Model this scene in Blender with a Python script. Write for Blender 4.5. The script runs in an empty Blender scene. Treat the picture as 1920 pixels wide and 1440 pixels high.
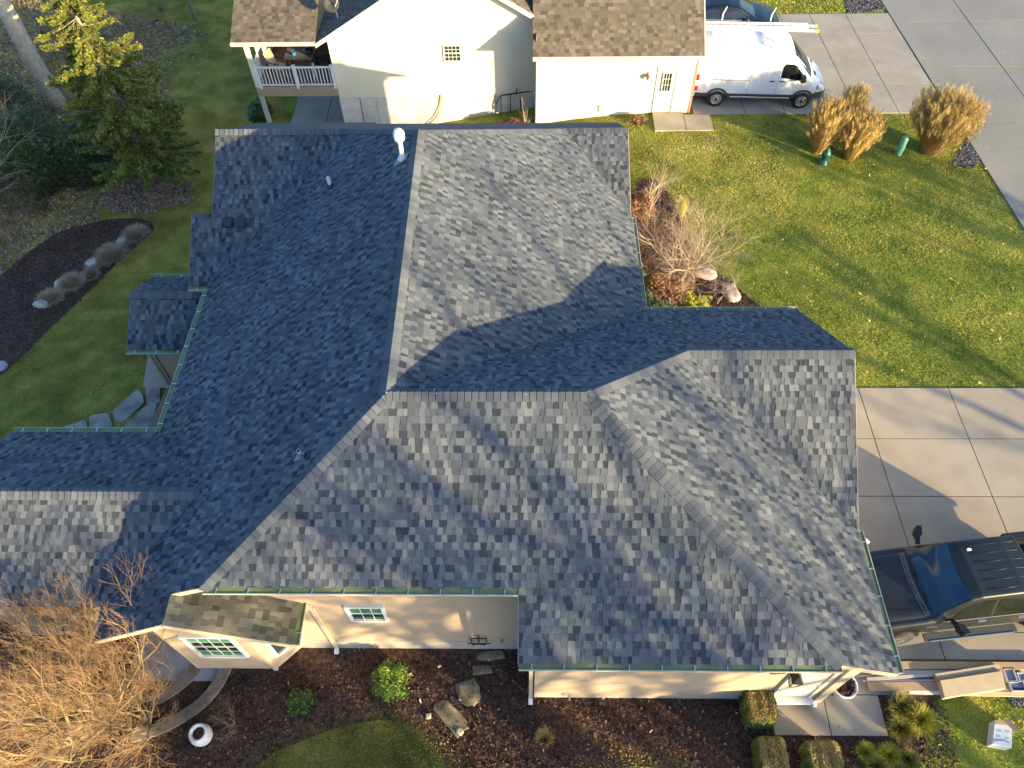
import bpy, bmesh, math, random
import numpy as np
from mathutils import Vector, Matrix
R_ = math.radians
SC = bpy.context.scene
C = SC.collection
# ---------------------------------------------------------------- camera
FPX, CXP, CYP, HC = 1419.0, 960.0, 720.0, 18.8
_D = np.array([25, 1040, FPX]); _D /= np.linalg.norm(_D)
_F = np.array([26, -1936, FPX]); _F -= _F.dot(_D) * _D; _F /= np.linalg.norm(_F)
_R = np.cross(_D, _F)
if _R[0] < 0: _R = -_R
CM = np.array([_R, _F, -_D])
cam = bpy.data.objects.new('camera', bpy.data.cameras.new('camera')); C.objects.link(cam)
cm = Matrix.Identity(4)
for i in range(3):
    cm[i][0] = CM[i][0]; cm[i][1] = -CM[i][1]; cm[i][2] = -CM[i][2]
cm[2][3] = HC
cam.matrix_world = cm
cam.data.sensor_width = 36; cam.data.lens = 36 * FPX / 1920
cam.data.clip_end = 500; cam.data.clip_start = .1
SC.camera = cam
# ---------------------------------------------------------------- light
AZ, EL = 51.0, 12.0           # sun: degrees from -Y towards +X, and above the horizon
SUN = Vector((math.sin(R_(AZ)) * math.cos(R_(EL)), -math.cos(R_(AZ)) * math.cos(R_(EL)), math.sin(R_(EL))))
w = bpy.data.worlds.new("World"); SC.world = w; w.use_nodes = True
nt = w.node_tree
sky = nt.nodes.new('ShaderNodeTexSky'); sky.sky_type = 'NISHITA'; sky.sun_disc = False
sky.sun_elevation = R_(EL); sky.sun_rotation = R_(180 - AZ)
sky.ozone_density = 4.0; sky.dust_density = 2.0; sky.air_density = 1.0
nt.links.new(sky.outputs[0], nt.nodes['Background'].inputs[0])
nt.nodes['Background'].inputs[1].default_value = .15
sun = bpy.data.lights.new('sun', 'SUN'); sun.energy = 4.9; sun.angle = R_(.6); sun.color = (1, .785, .43)
so = bpy.data.objects.new('sun', sun); C.objects.link(so)
so.rotation_euler = SUN.to_track_quat('Z', 'Y').to_euler()
SC.view_settings.view_transform = 'Standard'; SC.view_settings.look = 'None'
SC.view_settings.exposure = 1.93; SC.view_settings.gamma = 1
random.seed(7); RNG = np.random.default_rng(7)

# ---------------------------------------------------------------- helpers
def ray(x, y): return CM @ np.array([(x - CXP) / FPX, (y - CYP) / FPX, 1.])
def atz(x, y, z=0.):
    d = ray(x, y); t = (z - HC) / d[2]; return Vector((t * d[0], t * d[1], z))
def aty(x, y, Y):
    d = ray(x, y); t = Y / d[1]; return Vector((t * d[0], Y, HC + t * d[2]))
def onplane(x, y, P, n):
    d = Vector(ray(x, y)); n = Vector(n); o = Vector((0, 0, HC)); t = n.dot(Vector(P) - o) / n.dot(d); return o + d * t
def sst(a):
    a = min(1, max(0, a)); return a * a * (3 - 2 * a)
def T(x, y): return -2.0 * sst((6 - x) / 16) * sst((y - 10) / 14)
def gp(x, y, dz=0.):
    z = 0.
    for _ in range(14):
        p = atz(x, y, z); z = .5 * z + .5 * (T(p.x, p.y) + dz)
    return atz(x, y, z)
def onT(x, y, dz=0.): return Vector((x, y, T(x, y) + dz))

class MB:
    def __init__(s): s.v = []; s.f = []; s.t = []; s.m = []
    def face(s, pts, tone=.5, m=0):
        n = len(s.v); s.v += [tuple(p) for p in pts]; s.f.append(tuple(range(n, n + len(pts)))); s.t.append(tone); s.m.append(m)
    def mesh(s, vs, fs, tone=.5, m=0):
        n = len(s.v); s.v += [tuple(p) for p in vs]
        for f in fs: s.f.append(tuple(i + n for i in f)); s.t.append(tone); s.m.append(m)
    def box(s, x0, x1, y0, y1, z0, z1, tone=.5, m=0, M=None):
        vs = [Vector((x, y, z)) for z in (z0, z1) for y in (y0, y1) for x in (x0, x1)]
        if M is not None: vs = [M @ v for v in vs]
        s.mesh(vs, [(0, 2, 3, 1), (4, 5, 7, 6), (0, 1, 5, 4), (1, 3, 7, 5), (3, 2, 6, 7), (2, 0, 4, 6)], tone, m)
    def prism(s, poly, d, tone=.5, m=0):          # poly 3D points, extruded by vector d
        n = len(poly); poly = [Vector(p) for p in poly]; d = Vector(d)
        vs = poly + [p + d for p in poly]
        s.mesh(vs, [tuple(range(n))[::-1], tuple(range(n, 2 * n))] + [(i, (i + 1) % n, n + (i + 1) % n, n + i) for i in range(n)], tone, m)
    def bar(s, a, b, w, h, tone=.5, m=0, up=(0, 0, 1)):   # rectangular bar
        a = Vector(a); b = Vector(b); t = (b - a).normalized(); u = Vector(up)
        sd = t.cross(u)
        if sd.length < 1e-4: sd = t.cross(Vector((0, 1, 0)))
        sd.normalize(); u = sd.cross(t).normalized()
        s.prism([a + sd * w / 2 + u * h / 2, a - sd * w / 2 + u * h / 2, a - sd * w / 2 - u * h / 2, a + sd * w / 2 - u * h / 2], b - a, tone, m)
    def tube(s, pts, rs, n=6, tone=.5, m=0, cap=True):
        pts = [Vector(p) for p in pts]
        if not hasattr(rs, '__len__'): rs = [rs] * len(pts)
        vs = []; k = len(pts)
        t0 = (pts[-1] - pts[0]); a = t0.orthogonal().normalized() if t0.length > 1e-6 else Vector((1, 0, 0))
        for i in range(k):
            t = (pts[min(i + 1, k - 1)] - pts[max(i - 1, 0)])
            if t.length < 1e-7: t = Vector((0, 0, 1))
            t.normalize(); a2 = a - t * a.dot(t)
            if a2.length < 1e-4: a2 = t.orthogonal()
            a = a2.normalized(); b = t.cross(a)
            for j in range(n):
                th = 2 * math.pi * j / n; vs.append(pts[i] + (a * math.cos(th) + b * math.sin(th)) * rs[i])
        fs = [(i * n + j, i * n + (j + 1) % n, (i + 1) * n + (j + 1) % n, (i + 1) * n + j) for i in range(k - 1) for j in range(n)]
        if cap and n > 3: fs += [tuple(range(n))[::-1], tuple(range((k - 1) * n, k * n))]
        s.mesh(vs, fs, tone, m)
    def lathe(s, c, prof, n=20, tone=.5, m=0, ax=None):   # prof: (r,z) list about +Z through c (ax: Matrix)
        c = Vector(c); vs = []; k = len(prof)
        for r, z in prof:
            for j in range(n):
                th = 2 * math.pi * j / n; p = Vector((r * math.cos(th), r * math.sin(th), z))
                vs.append(c + (ax @ p if ax is not None else p))
        s.mesh(vs, [(i * n + j, i * n + (j + 1) % n, (i + 1) * n + (j + 1) % n, (i + 1) * n + j) for i in range(k - 1) for j in range(n)], tone, m)

def link(name, mb, mats, smooth=False):
    me = bpy.data.meshes.new(name)
    me.from_pydata(mb.v, [], mb.f)
    if not isinstance(mats, (list, tuple)): mats = [mats]
    for m_ in mats: me.materials.append(m_)
    a = me.attributes.new('tone', 'FLOAT', 'FACE'); a.data.foreach_set('value', np.array(mb.t, dtype=np.float32))
    if len(mats) > 1: me.polygons.foreach_set('material_index', np.array(mb.m, dtype=np.int32))
    if smooth: me.polygons.foreach_set('use_smooth', np.ones(len(mb.f), dtype=bool))
    me.update()
    o = bpy.data.objects.new(name, me); C.objects.link(o); return o
def part(name, mb, mats, parent, smooth=False, label=None, local=False, kind=None):
    o = link(name, mb, mats, smooth); o.parent = parent
    if parent.type == 'EMPTY' and not local: o.matrix_parent_inverse = parent.matrix_basis.inverted()
    if label: o['label'] = label
    if kind: o['kind'] = kind
    return o
def tag(o, label, cat, group=None, kind=None):
    if label: o['label'] = label
    if cat: o['category'] = cat
    if group: o['group'] = group
    if kind: o['kind'] = kind
    return o
def thing(name, label, cat, loc=(0, 0, 0), rz=0., group=None):
    o = bpy.data.objects.new(name, None); C.objects.link(o); o.location = loc; o.rotation_euler = (0, 0, rz)
    o.empty_display_size = .2
    o.matrix_basis = Matrix.Translation(Vector(loc)) @ Matrix.Rotation(rz, 4, 'Z')
    return tag(o, label, cat, group)
def struct(name, mb, m, label=None, cat=None, smooth=False):
    o = link(name, mb, m, smooth); o['kind'] = 'structure'
    if label: o['label'] = label
    return o
def copy_tree(o, loc, rz, label, group=None, sc=1.):
    r = o.copy(); C.objects.link(r); r.location = loc; r.rotation_euler = (0, 0, rz); r.scale = (sc, sc, sc)
    r['label'] = label
    if group: r['group'] = group
    for ch in list(o.children):
        c = ch.copy(); C.objects.link(c); c.parent = r
        for g in list(ch.children):
            d = g.copy(); C.objects.link(d); d.parent = c
    return r

# ---------------------------------------------------------------- materials
def pm(name, cols, rough=.8, attr=True, nsc=1.5, nvar=.12, fsc=0, fvar=0, bump=0, bsc=60, metal=0, spec=.4, siding=0, sidev=.35, coat=0, tint=None, emis=None, trans=0, jit=0):
    m = bpy.data.materials.new(name); m.use_nodes = True; nt = m.node_tree; N = nt.nodes; L = nt.links
    b = N['Principled BSDF']
    b.inputs['Roughness'].default_value = rough; b.inputs['Metallic'].default_value = metal
    b.inputs['Specular IOR Level'].default_value = spec; b.inputs['Coat Weight'].default_value = coat
    tc = N.new('ShaderNodeTexCoord')
    if isinstance(cols[0], (int, float)): cols = [cols]
    if len(cols) == 1:
        rgb = N.new('ShaderNodeRGB'); rgb.outputs[0].default_value = (*cols[0], 1); col = rgb.outputs[0]
    else:
        rp = N.new('ShaderNodeValToRGB'); e = rp.color_ramp.elements
        while len(e) < len(cols): e.new(.5)
        for i, c in enumerate(cols): e[i].position = i / (len(cols) - 1); e[i].color = (*c, 1)
        if attr:
            at = N.new('ShaderNodeAttribute'); at.attribute_name = 'tone'; L.new(at.outputs['Fac'], rp.inputs[0])
        else:
            nz = N.new('ShaderNodeTexNoise'); nz.inputs['Scale'].default_value = nsc; nz.inputs['Detail'].default_value = 6
            L.new(tc.outputs['Object'], nz.inputs['Vector'])
            mr = N.new('ShaderNodeMapRange'); mr.inputs[1].default_value = .3; mr.inputs[2].default_value = .7
            L.new(nz.outputs['Fac'], mr.inputs[0]); L.new(mr.outputs[0], rp.inputs[0])
        col = rp.outputs[0]
    def vary(col, sc, var):
        nz = N.new('ShaderNodeTexNoise'); nz.inputs['Scale'].default_value = sc; nz.inputs['Detail'].default_value = 4
        L.new(tc.outputs['Object'], nz.inputs['Vector'])
        mr = N.new('ShaderNodeMapRange'); mr.inputs[1].default_value = .3; mr.inputs[2].default_value = .7
        mr.inputs[3].default_value = 1 - var; mr.inputs[4].default_value = 1 + var
        L.new(nz.outputs['Fac'], mr.inputs[0])
        vm = N.new('ShaderNodeVectorMath'); vm.operation = 'SCALE'; L.new(col, vm.inputs[0]); L.new(mr.outputs[0], vm.inputs['Scale'])
        return vm.outputs[0]
    if nvar: col = vary(col, nsc if len(cols) == 1 or attr else nsc * .3, nvar)
    if fvar: col = vary(col, fsc, fvar)
    L.new(col, b.inputs['Base Color'])
    hs = None
    if siding:
        sp = N.new('ShaderNodeSeparateXYZ'); L.new(tc.outputs['Object'], sp.inputs[0])
        d = N.new('ShaderNodeMath'); d.operation = 'DIVIDE'; d.inputs[1].default_value = siding; L.new(sp.outputs['Z'], d.inputs[0])
        fr = N.new('ShaderNodeMath'); fr.operation = 'FRACT'; L.new(d.outputs[0], fr.inputs[0])
        inv = N.new('ShaderNodeMath'); inv.operation = 'SUBTRACT'; inv.inputs[0].default_value = 1; L.new(fr.outputs[0], inv.inputs[1])
        bp = N.new('ShaderNodeBump'); bp.inputs['Strength'].default_value = sidev; bp.inputs['Distance'].default_value = .02
        L.new(inv.outputs[0], bp.inputs['Height']); hs = bp
    if bump:
        nz = N.new('ShaderNodeTexNoise'); nz.inputs['Scale'].default_value = bsc; nz.inputs['Detail'].default_value = 3
        L.new(tc.outputs['Object'], nz.inputs['Vector'])
        bp = N.new('ShaderNodeBump'); bp.inputs['Strength'].default_value = bump; bp.inputs['Distance'].default_value = .02
        L.new(nz.outputs['Fac'], bp.inputs['Height'])
        if hs: L.new(hs.outputs[0], bp.inputs['Normal'])
        hs = bp
    if hs: L.new(hs.outputs[0], b.inputs['Normal'])
    return m
def glassm(name, col, rough=.08):
    m = pm(name, col, rough=rough, spec=.4, nvar=.25, nsc=2.0, attr=False); return m

M = {}
M['shingle'] = pm('shingle', [(.023, .029, .039), (.056, .066, .081), (.099, .109, .122), (.149, .157, .162)], rough=.92, nsc=.7, nvar=.10, fsc=160, fvar=.22, bump=.5, bsc=240, spec=.25)
M['bay_shingle'] = pm('bay_shingle', [(.045, .043, .033), (.085, .081, .063), (.12, .115, .09), (.16, .153, .12)], rough=.92, nsc=.9, nvar=.12, fsc=160, fvar=.2, bump=.5, bsc=240, spec=.25)
M['brown_shingle'] = pm('brown_shingle', [(.058, .047, .037), (.088, .072, .055), (.115, .096, .073), (.15, .126, .096)], rough=.92, nsc=.8, nvar=.1, fsc=120, fvar=.2, spec=.25)
M['siding'] = pm('siding', (.40, .30, .205), rough=.55, nsc=.8, nvar=.06, siding=.115, sidev=.15, fsc=3, fvar=.03)
M['siding_white'] = pm('siding_white', (.62, .57, .42), rough=.5, nsc=.5, nvar=.04, siding=.115, sidev=.15)
M['trim'] = pm('trim', (.44, .375, .275), rough=.45, nvar=.05)
M['white'] = pm('white', (.60, .60, .58), rough=.4, nvar=.04)
M['foundation'] = pm('foundation', (.36, .32, .265), rough=.9, nsc=1.5, nvar=.14, fsc=18, fvar=.08, bump=.2, bsc=40)
M['gutter'] = pm('gutter', [(.085, .115, .045), (.13, .165, .07)], rough=.45, nsc=3, nvar=.22, fsc=30, fvar=.15)
M['gutter_shade'] = M['gutter']
M['green_lip'] = pm('green_lip', (.26, .34, .24), rough=.4, nvar=.08)
M['metal'] = pm('metal', (.6, .6, .6), rough=.35, metal=.8, nvar=.08)
M['black'] = pm('black', (.012, .012, .013), rough=.4, nvar=.2)
M['dark'] = pm('dark', (.03, .03, .03), rough=.7, nvar=.2)
M['glass'] = glassm('window_glass', (.02, .03, .028))
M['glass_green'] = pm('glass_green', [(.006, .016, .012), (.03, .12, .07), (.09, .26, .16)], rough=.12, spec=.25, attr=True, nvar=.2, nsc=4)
M['concrete'] = pm('concrete', (.44, .365, .29), rough=.9, nsc=.35, nvar=.09, fsc=5, fvar=.05, bump=.1, bsc=90)
M['concrete_road'] = pm('concrete_road', (.40, .385, .36), rough=.9, nsc=.3, nvar=.10, fsc=6, fvar=.06, bump=.1, bsc=90)
M['joint'] = pm('joint', (.06, .05, .045), rough=.95, nvar=.1)
M['stone'] = pm('stone', [(.10, .09, .08), (.24, .22, .18), (.36, .33, .27)], rough=.9, attr=False, nsc=5, nvar=.2, bump=.6, bsc=14)
M['soil'] = pm('soil', [(.028, .016, .012), (.072, .042, .030), (.12, .074, .053)], rough=1, attr=False, nsc=9, nvar=.25, bump=.8, bsc=40, spec=.1)
M['chip'] = pm('chip', [(.018, .011, .008), (.062, .036, .025), (.14, .084, .058), (.26, .18, .13)], rough=.95, nvar=.2, spec=.15)
M['lawn'] = pm('lawn', [(.09, .115, .018), (.16, .185, .026), (.26, .24, .040)], rough=1, attr=False, nsc=1.1, nvar=.25, fsc=22, fvar=.35, bump=.8, bsc=25, spec=.1)
M['blade'] = pm('blade', [(.045, .080, .014), (.120, .165, .024), (.26, .255, .042), (.38, .31, .08), (.50, .39, .17)], rough=.8, nvar=.15, nsc=.8, spec=.2)
M['bark'] = pm('bark', (.20, .165, .125), rough=.95, nsc=6, nvar=.3, bump=.8, bsc=25)
M['bark_pale'] = pm('bark_pale', (.34, .29, .22), rough=.9, nsc=6, nvar=.22, bump=.5, bsc=25)
M['flash'] = pm('flashing', (.16, .18, .20), rough=.5, metal=.3, nvar=.2)
M['vent_dark'] = pm('vent_dark', (.030, .034, .042), rough=.7, nvar=.15)
M['blade_olive'] = pm('blade_olive', [(.12, .11, .018), (.24, .21, .032), (.36, .29, .05), (.46, .36, .09), (.54, .43, .16)], rough=.8, nvar=.18, nsc=.8, spec=.2)
M['lawn_olive'] = pm('lawn_olive', [(.13, .115, .022), (.23, .19, .035), (.34, .265, .06)], rough=1, attr=False, nsc=1.1, nvar=.25, fsc=22, fvar=.3, bump=.8, bsc=25, spec=.1)
M['lawn_winter'] = pm('lawn_winter', [(.10, .092, .020), (.18, .158, .028), (.27, .215, .050)], rough=1, attr=False, nsc=1.2, nvar=.3, fsc=22, fvar=.3, bump=.8, bsc=25, spec=.1)
# ---------------------------------------------------------------- roofing
def clip_poly(sub, cp):
    out = sub
    n = len(cp)
    for i in range(n):
        a = cp[i]; b = cp[(i + 1) % n]; ex, ey = b[0] - a[0], b[1] - a[1]
        inp = out; out = []
        if not inp: return []
        for j in range(len(inp)):
            p = inp[j]; q = inp[(j + 1) % len(inp)]
            dp = ex * (p[1] - a[1]) - ey * (p[0] - a[0]); dq = ex * (q[1] - a[1]) - ey * (q[0] - a[0])
            if dp >= 0: out.append(p)
            if (dp >= 0) != (dq >= 0):
                t = dp / (dp - dq); out.append((p[0] + (q[0] - p[0]) * t, p[1] + (q[1] - p[1]) * t))
    return out
def shingle_slope(mb, pieces, seed, tones=(.18, .40, .42), exposure=.143, thick=.10, wmin=.07, wmax=.185):
    """pieces: convex 3D polygons lying (nearly) on one plane. Every shingle tab is modelled."""
    big = [Vector(p) for p in pieces[0]]
    n = Vector((0, 0, 0))
    for i in range(len(big)):
        a = big[i]; b = big[(i + 1) % len(big)]; n += a.cross(b)
    n.normalize()
    if n.z < 0: n = -n
    V = (Vector((0, 0, 1)) - n * n.z).normalized(); U = V.cross(n).normalized(); O = big[0]
    P2 = []
    for pc in pieces:
        q = [((Vector(p) - O).dot(U), (Vector(p) - O).dot(V)) for p in pc]
        ar = sum(q[i][0] * q[(i + 1) % len(q)][1] - q[(i + 1) % len(q)][0] * q[i][1] for i in range(len(q)))
        if ar < 0: q = q[::-1]
        P2.append(q)
    allq = [p for q in P2 for p in q]
    u0 = min(p[0] for p in allq); u1 = max(p[0] for p in allq); v0 = min(p[1] for p in allq); v1 = max(p[1] for p in allq)
    rows = int((v1 - v0) / exposure) + 1
    rnd = random.Random(seed)
    for k in range(rows):
        va = v0 + k * exposure; vb = va + exposure
        u = u0 - rnd.random() * .3; up = rnd.random() < .5
        while u < u1:
            wd = rnd.uniform(wmin, wmax) if up else rnd.uniform(wmin, wmax * .75)
            up = not up if rnd.random() < .85 else up
            r = rnd.random()
            if up: tone = rnd.uniform(.55, .92) if r > .40 else rnd.uniform(.38, .6)
            else: tone = rnd.uniform(.02, .25) if r < tones[0] * 2.2 else rnd.uniform(.28, .60)
            taper = .012 if up else -.012
            quad = [(u - taper, va), (u + wd + taper, va), (u + wd - taper * .3, vb), (u + taper * .3, vb)]
            for q in P2:
                c = clip_poly(quad, q)
                if len(c) < 3: continue
                h = .004 + (.007 if up else 0)
                top = []
                for (x, y) in c:
                    hh = h + (1 - (y - va) / exposure) * .008
                    top.append(O + U * x + V * y + n * hh)
                nt_ = len(top); base = [O + U * x + V * y for (x, y) in c]
                mb.mesh(top + base, [tuple(range(nt_))] + [(i, nt_ + i, nt_ + (i + 1) % nt_, (i + 1) % nt_) for i in range(nt_)], tone)
            u += wd
    for q in P2:
        top = [O + U * x + V * y for (x, y) in q]
        mb.prism([p - n * .001 for p in top], n * -thick, .1)
    return n
def caps(mb, P0, P1, n1, n2, w=.16, rnd=random.Random(3), step=.14, vent=0.):
    P0 = Vector(P0); P1 = Vector(P1); t = (P1 - P0); L = t.length; t.normalize()
    def side(n, ref):
        s = n.cross(t).normalized()
        if s.dot(ref) < 0: s = -s
        return s
    h = (n1 - n2); s1 = side(n1, h); s2 = side(n2, -h); nn = (n1 + n2).normalized()
    k = int(L / step)
    def row(c, lift, ww=1.):
        return [c + s1 * w * ww + n1 * (.014 + lift), c + s1 * w * .45 + n1 * (.020 + lift), c + nn * (.024 + lift), c + s2 * w * .45 + n2 * (.020 + lift), c + s2 * w * ww + n2 * (.014 + lift)]
    ra = row(P0, -.002, .97); rb = row(P1, -.002, .97); mb.mesh(ra + rb, [(j, j + 1, 6 + j, 5 + j) for j in range(4)], .0)  # near-black underlay paints the shadow at the cap butts
    if vent:
        for s_, n_ in ((s1, n1), (s2, n2)): mb.prism([P0 + s_ * (w - .02) + n_ * .004, P1 + s_ * (w - .02) + n_ * .004, P1 + s_ * .03 + n_ * .004, P0 + s_ * .03 + n_ * .004], n_ * (vent), .0)  # black filler, paints the shadow line under the raised caps
    for i in range(k + 1):
        a = P0 + t * (i * step); b = P0 + t * min(L + .03, i * step + step - .013)
        if (b - a).dot(t) < .03: continue
        tone = rnd.choice([.45, .55, .62, .68]) + rnd.uniform(-.07, .07)
        ra = row(a, .022 + vent); rb = row(b, .004 + vent); rg = row(a, -.006 + vent)
        mb.mesh(ra + rb + rg, [(j, j + 1, 6 + j, 5 + j) for j in range(4)] + [(10 + j, 11 + j, j + 1, j) for j in range(4)] + [(0, 5, 10), (4, 14, 9)], tone)
def gutter(parent, a, b, out, lipm=None, name='gutter', wd=.125, ends=True, hang=.62, dz=-.015, mats=None):
    """K-style gutter from a to b (shingle edge line), out = unit vector away from the house"""
    a = Vector(a) + Vector((0, 0, dz)); b = Vector(b) + Vector((0, 0, dz)); out = Vector(out); t = (b - a); L = t.length; t.normalize(); z = Vector((0, 0, 1))
    g = MB()
    def strip(o0, z0, o1, z1, m, tone=.5): g.face([a + out * o0 + z * z0, b + out * o0 + z * z0, b + out * o1 + z * z1, a + out * o1 + z * z1], tone, m)
    strip(-.02, .004, wd * .45, -.014, 0, .3); strip(wd * .45, -.014, wd - .02, -.016, 0, .8); strip(wd - .02, -.016, wd - .012, -.002, 0)
    strip(wd - .014, .0, wd + .008, .002, 1); strip(wd + .008, .002, wd + .012, -.03, 1); strip(wd + .012, -.03, wd * .75, -.11, 1); strip(wd * .75, -.11, -.02, -.115, 1)
    if ends:
        for p in (a, b):
            g.face([p + out * -.02 + z * -.002, p + out * (wd + .008) + z * -.002, p + out * (wd + .012) + z * -.03, p + out * wd * .75 + z * -.11, p + out * -.02 + z * -.115], .5, 1)
    s = .25
    while s < L - .1:
        p = a + t * s; g.bar(p + out * .0 + z * -.004, p + out * wd + z * -.001, .022, .010, .5, 2); s += hang
    return part(name, g, mats or [M['gutter'], M['trim'], M['metal']], parent)

# ---------------------------------------------------------------- our house
house = thing('house', 'grey shingled hip-roofed house with beige siding that fills the middle of the view', 'house', (0, 9, 0))
zr = 6.83; s1 = 2 / 3.; s2 = .6; s3 = .595; s2w = .585
A = Vector((-2.71, 8.54, zr)); Cc = Vector((1.19, 8.54, zr)); B = Vector((-2.78, 16.93, zr))
zS = lambda y: zr - (8.54 - y) * s1
zN = lambda y: zr - (y - 8.54) * s1
zE = lambda x: zr - (x - A.x) * s2
zW = lambda x: zr - (A.x - x) * s2w
z3 = lambda x: zr - (x - Cc.x) * s3
e2y = 5.42; e1y = 4.25
corG = Vector((Cc.x + (zr - zS(e1y)) / s3, e1y, zS(e1y)))
hipW = Vector((A.x - (zr - zS(e2y)) / s2w, e2y, zS(e2y)))
hipN = Vector((Cc.x + (zr - zN(10.75)) / s3, 10.75, zN(10.75)))
cor_in = Vector((3.20, 8.54 + (zr - zE(3.2)) / s1, zE(3.2)))
BR = Vector((1.24, 20.32, zE(1.24))); BL = Vector((-5.07, 18.95, zW(-5.07)))
roof = MB()
# south slope
S_main = [(hipW.x, e2y, zS(e2y)), (-.13, e2y, zS(e2y)), (3.95, e2y, zS(e2y) - .03), Cc, A]
xg = lambda y: Cc.x + (corG.x - Cc.x) * (8.54 - y) / (8.54 - corG.y)
S_main = [(hipW.x, e2y, zS(e2y)), (xg(e2y), e2y, zS(e2y)), Cc, A]
S_gar = [(-.13, e1y, zS(e1y)), (corG.x, e1y, zS(e1y)), (xg(e2y), e2y, zS(e2y)), (-.13, e2y, zS(e2y))]
nS = shingle_slope(roof, [S_main, S_gar], 1)
# east hip slope over the garage
va = Vector((7.42, 10.75 - (hipN.z - z3(7.42)) / s1, z3(7.42))); vbm = Vector((7.42, 4.33, z3(7.42)))
nP3 = shingle_slope(roof, [[Cc, corG, vbm, va, hipN]], 2)
# north slope
wr = Vector((7.40, 10.75, hipN.z))
nN = shingle_slope(roof, [[hipN, wr, (7.40, cor_in.y, cor_in.z), cor_in], [A, Cc, hipN, cor_in]], 3)
# garage gable, south slope
nR = shingle_slope(roof, [[hipN, (7.42, 10.75, hipN.z), va]], 4)
# east slope of the long ridge
nE = shingle_slope(roof, [[A, cor_in, (3.20, 17.62, zE(3.2)), BR, B]], 5)
# west slope
xw = -9.05; zw = zW(xw); rx = -7.05; rz = zW(rx)
nW = shingle_slope(roof, [[A, B, BL, (xw, 14.95, zw), (xw, 10.0, zw), (rx, 7.7, rz)],
                          [A, (rx, 7.7, rz), (rx, 5.46, rz), hipW],
                          [(rx, 7.7, rz), (-9.05, 5.6, zw), (-8.9, 4.85, zW(-8.9)), (rx, 4.85, rz)]], 6)
nBR = shingle_slope(roof, [[BR, (3.18, 20.32, BR.z), (3.18, 17.62, zE(3.18))]], 7)
zB = lambda y: zw + (BL.z - zw) * (y - 14.95) / 4.0
nBL = shingle_slope(roof, [[(-9.05, 18.95, BL.z), BL, (-9.05, 14.95, zw)],
                           [(-9.64, 16.8, zB(16.8)), (-9.05, 16.8, zB(16.8)), (-9.05, 14.95, zw), (-9.64, 14.95, zw)]], 8)
# low west wing
nLN = shingle_slope(roof, [[(-12.76, 7.7, rz), (rx, 7.7, rz), (xw, 10.0, zw), (-12.76, 10.0, zw)]], 9)
nLS = shingle_slope(roof, [[(-12.76, 7.7, rz), (rx, 7.7, rz), (-9.05, 5.6, zw), (-12.76, 5.6, zw)]], 10)
# small lean wing
sg = 2.0; sr = 2.88
nsS = shingle_slope(roof, [[(-11.46, 13.54, sg), (-8.66, 13.54, sg), (-8.66, 14.9, sr), (-11.40, 14.9, sr)]], 11)
nsN = shingle_slope(roof, [[(-11.40, 14.9, sr), (-8.66, 14.9, sr), (-8.66, 16.5, 1.9), (-11.62, 16.5, 1.9)]], 12)
# slopes on the far side (unseen from here)
roof.prism([B, (BL.x, BL.y, BL.z), (-5.0, 21.5, 3.9), (1.2, 22.5, 3.2), BR], (0, 0, -.1), .4)
roof.prism([BL, (-9.05, 18.95, 5.41), (-9.05, 22, 3.6), (-5.0, 22, 3.6)], (0, 0, -.1), .4)
roof.prism([BR, (3.16, 20.32, 4.47), (3.16, 22.5, 3.2), (1.2, 22.5, 3.2)], (0, 0, -.1), .4)
roof_o = part('roof', roof, M['shingle'], house)
# bay roof
broof = MB()
nB = shingle_slope(broof, [[(rx, 4.83, rz - .01), (-4.80, 4.83, 3.11), (-4.80, 5.73, 3.11), (rx, 5.73, rz - .01)]], 13, wmax=.26)
part('bay_roof', broof, M['bay_shingle'], house, label='small weathered olive grey roof over the front bay')
rc = MB(); rnd = random.Random(5)
for P0, P1, a_, b_ in ((Cc, A, nS, nN), (B, A, nE, nW), (hipW, A, nS, nW), (corG, Cc, nS, nP3), (hipN, Cc, nP3, nN), (wr, hipN, nR, nN),
                       (BR, B, nE, Vector((0, .55, .83)).normalized()), (BL, B, nW, Vector((0, .55, .83)).normalized()),
                       (Vector((3.18, 20.32, BR.z)), BR, nBR, Vector((0, .55, .83)).normalized()),
                       (Vector((-9.05, 18.95, BL.z)), BL, nBL, Vector((0, .55, .83)).normalized()),
                       (Vector((-12.76, 7.7, rz)), Vector((rx, 7.7, rz)), nLS, nLN),
                       (Vector((-11.40, 14.9, sr)), Vector((-8.8, 14.9, sr)), nsS, nsN)):
    rc = MB(); caps(rc, P0, P1, a_, b_, rnd=rnd, vent=.022 if abs(P0.z - P1.z) < .01 else 0.); part('ridge_cap', rc, M['shingle'], roof_o)
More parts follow.
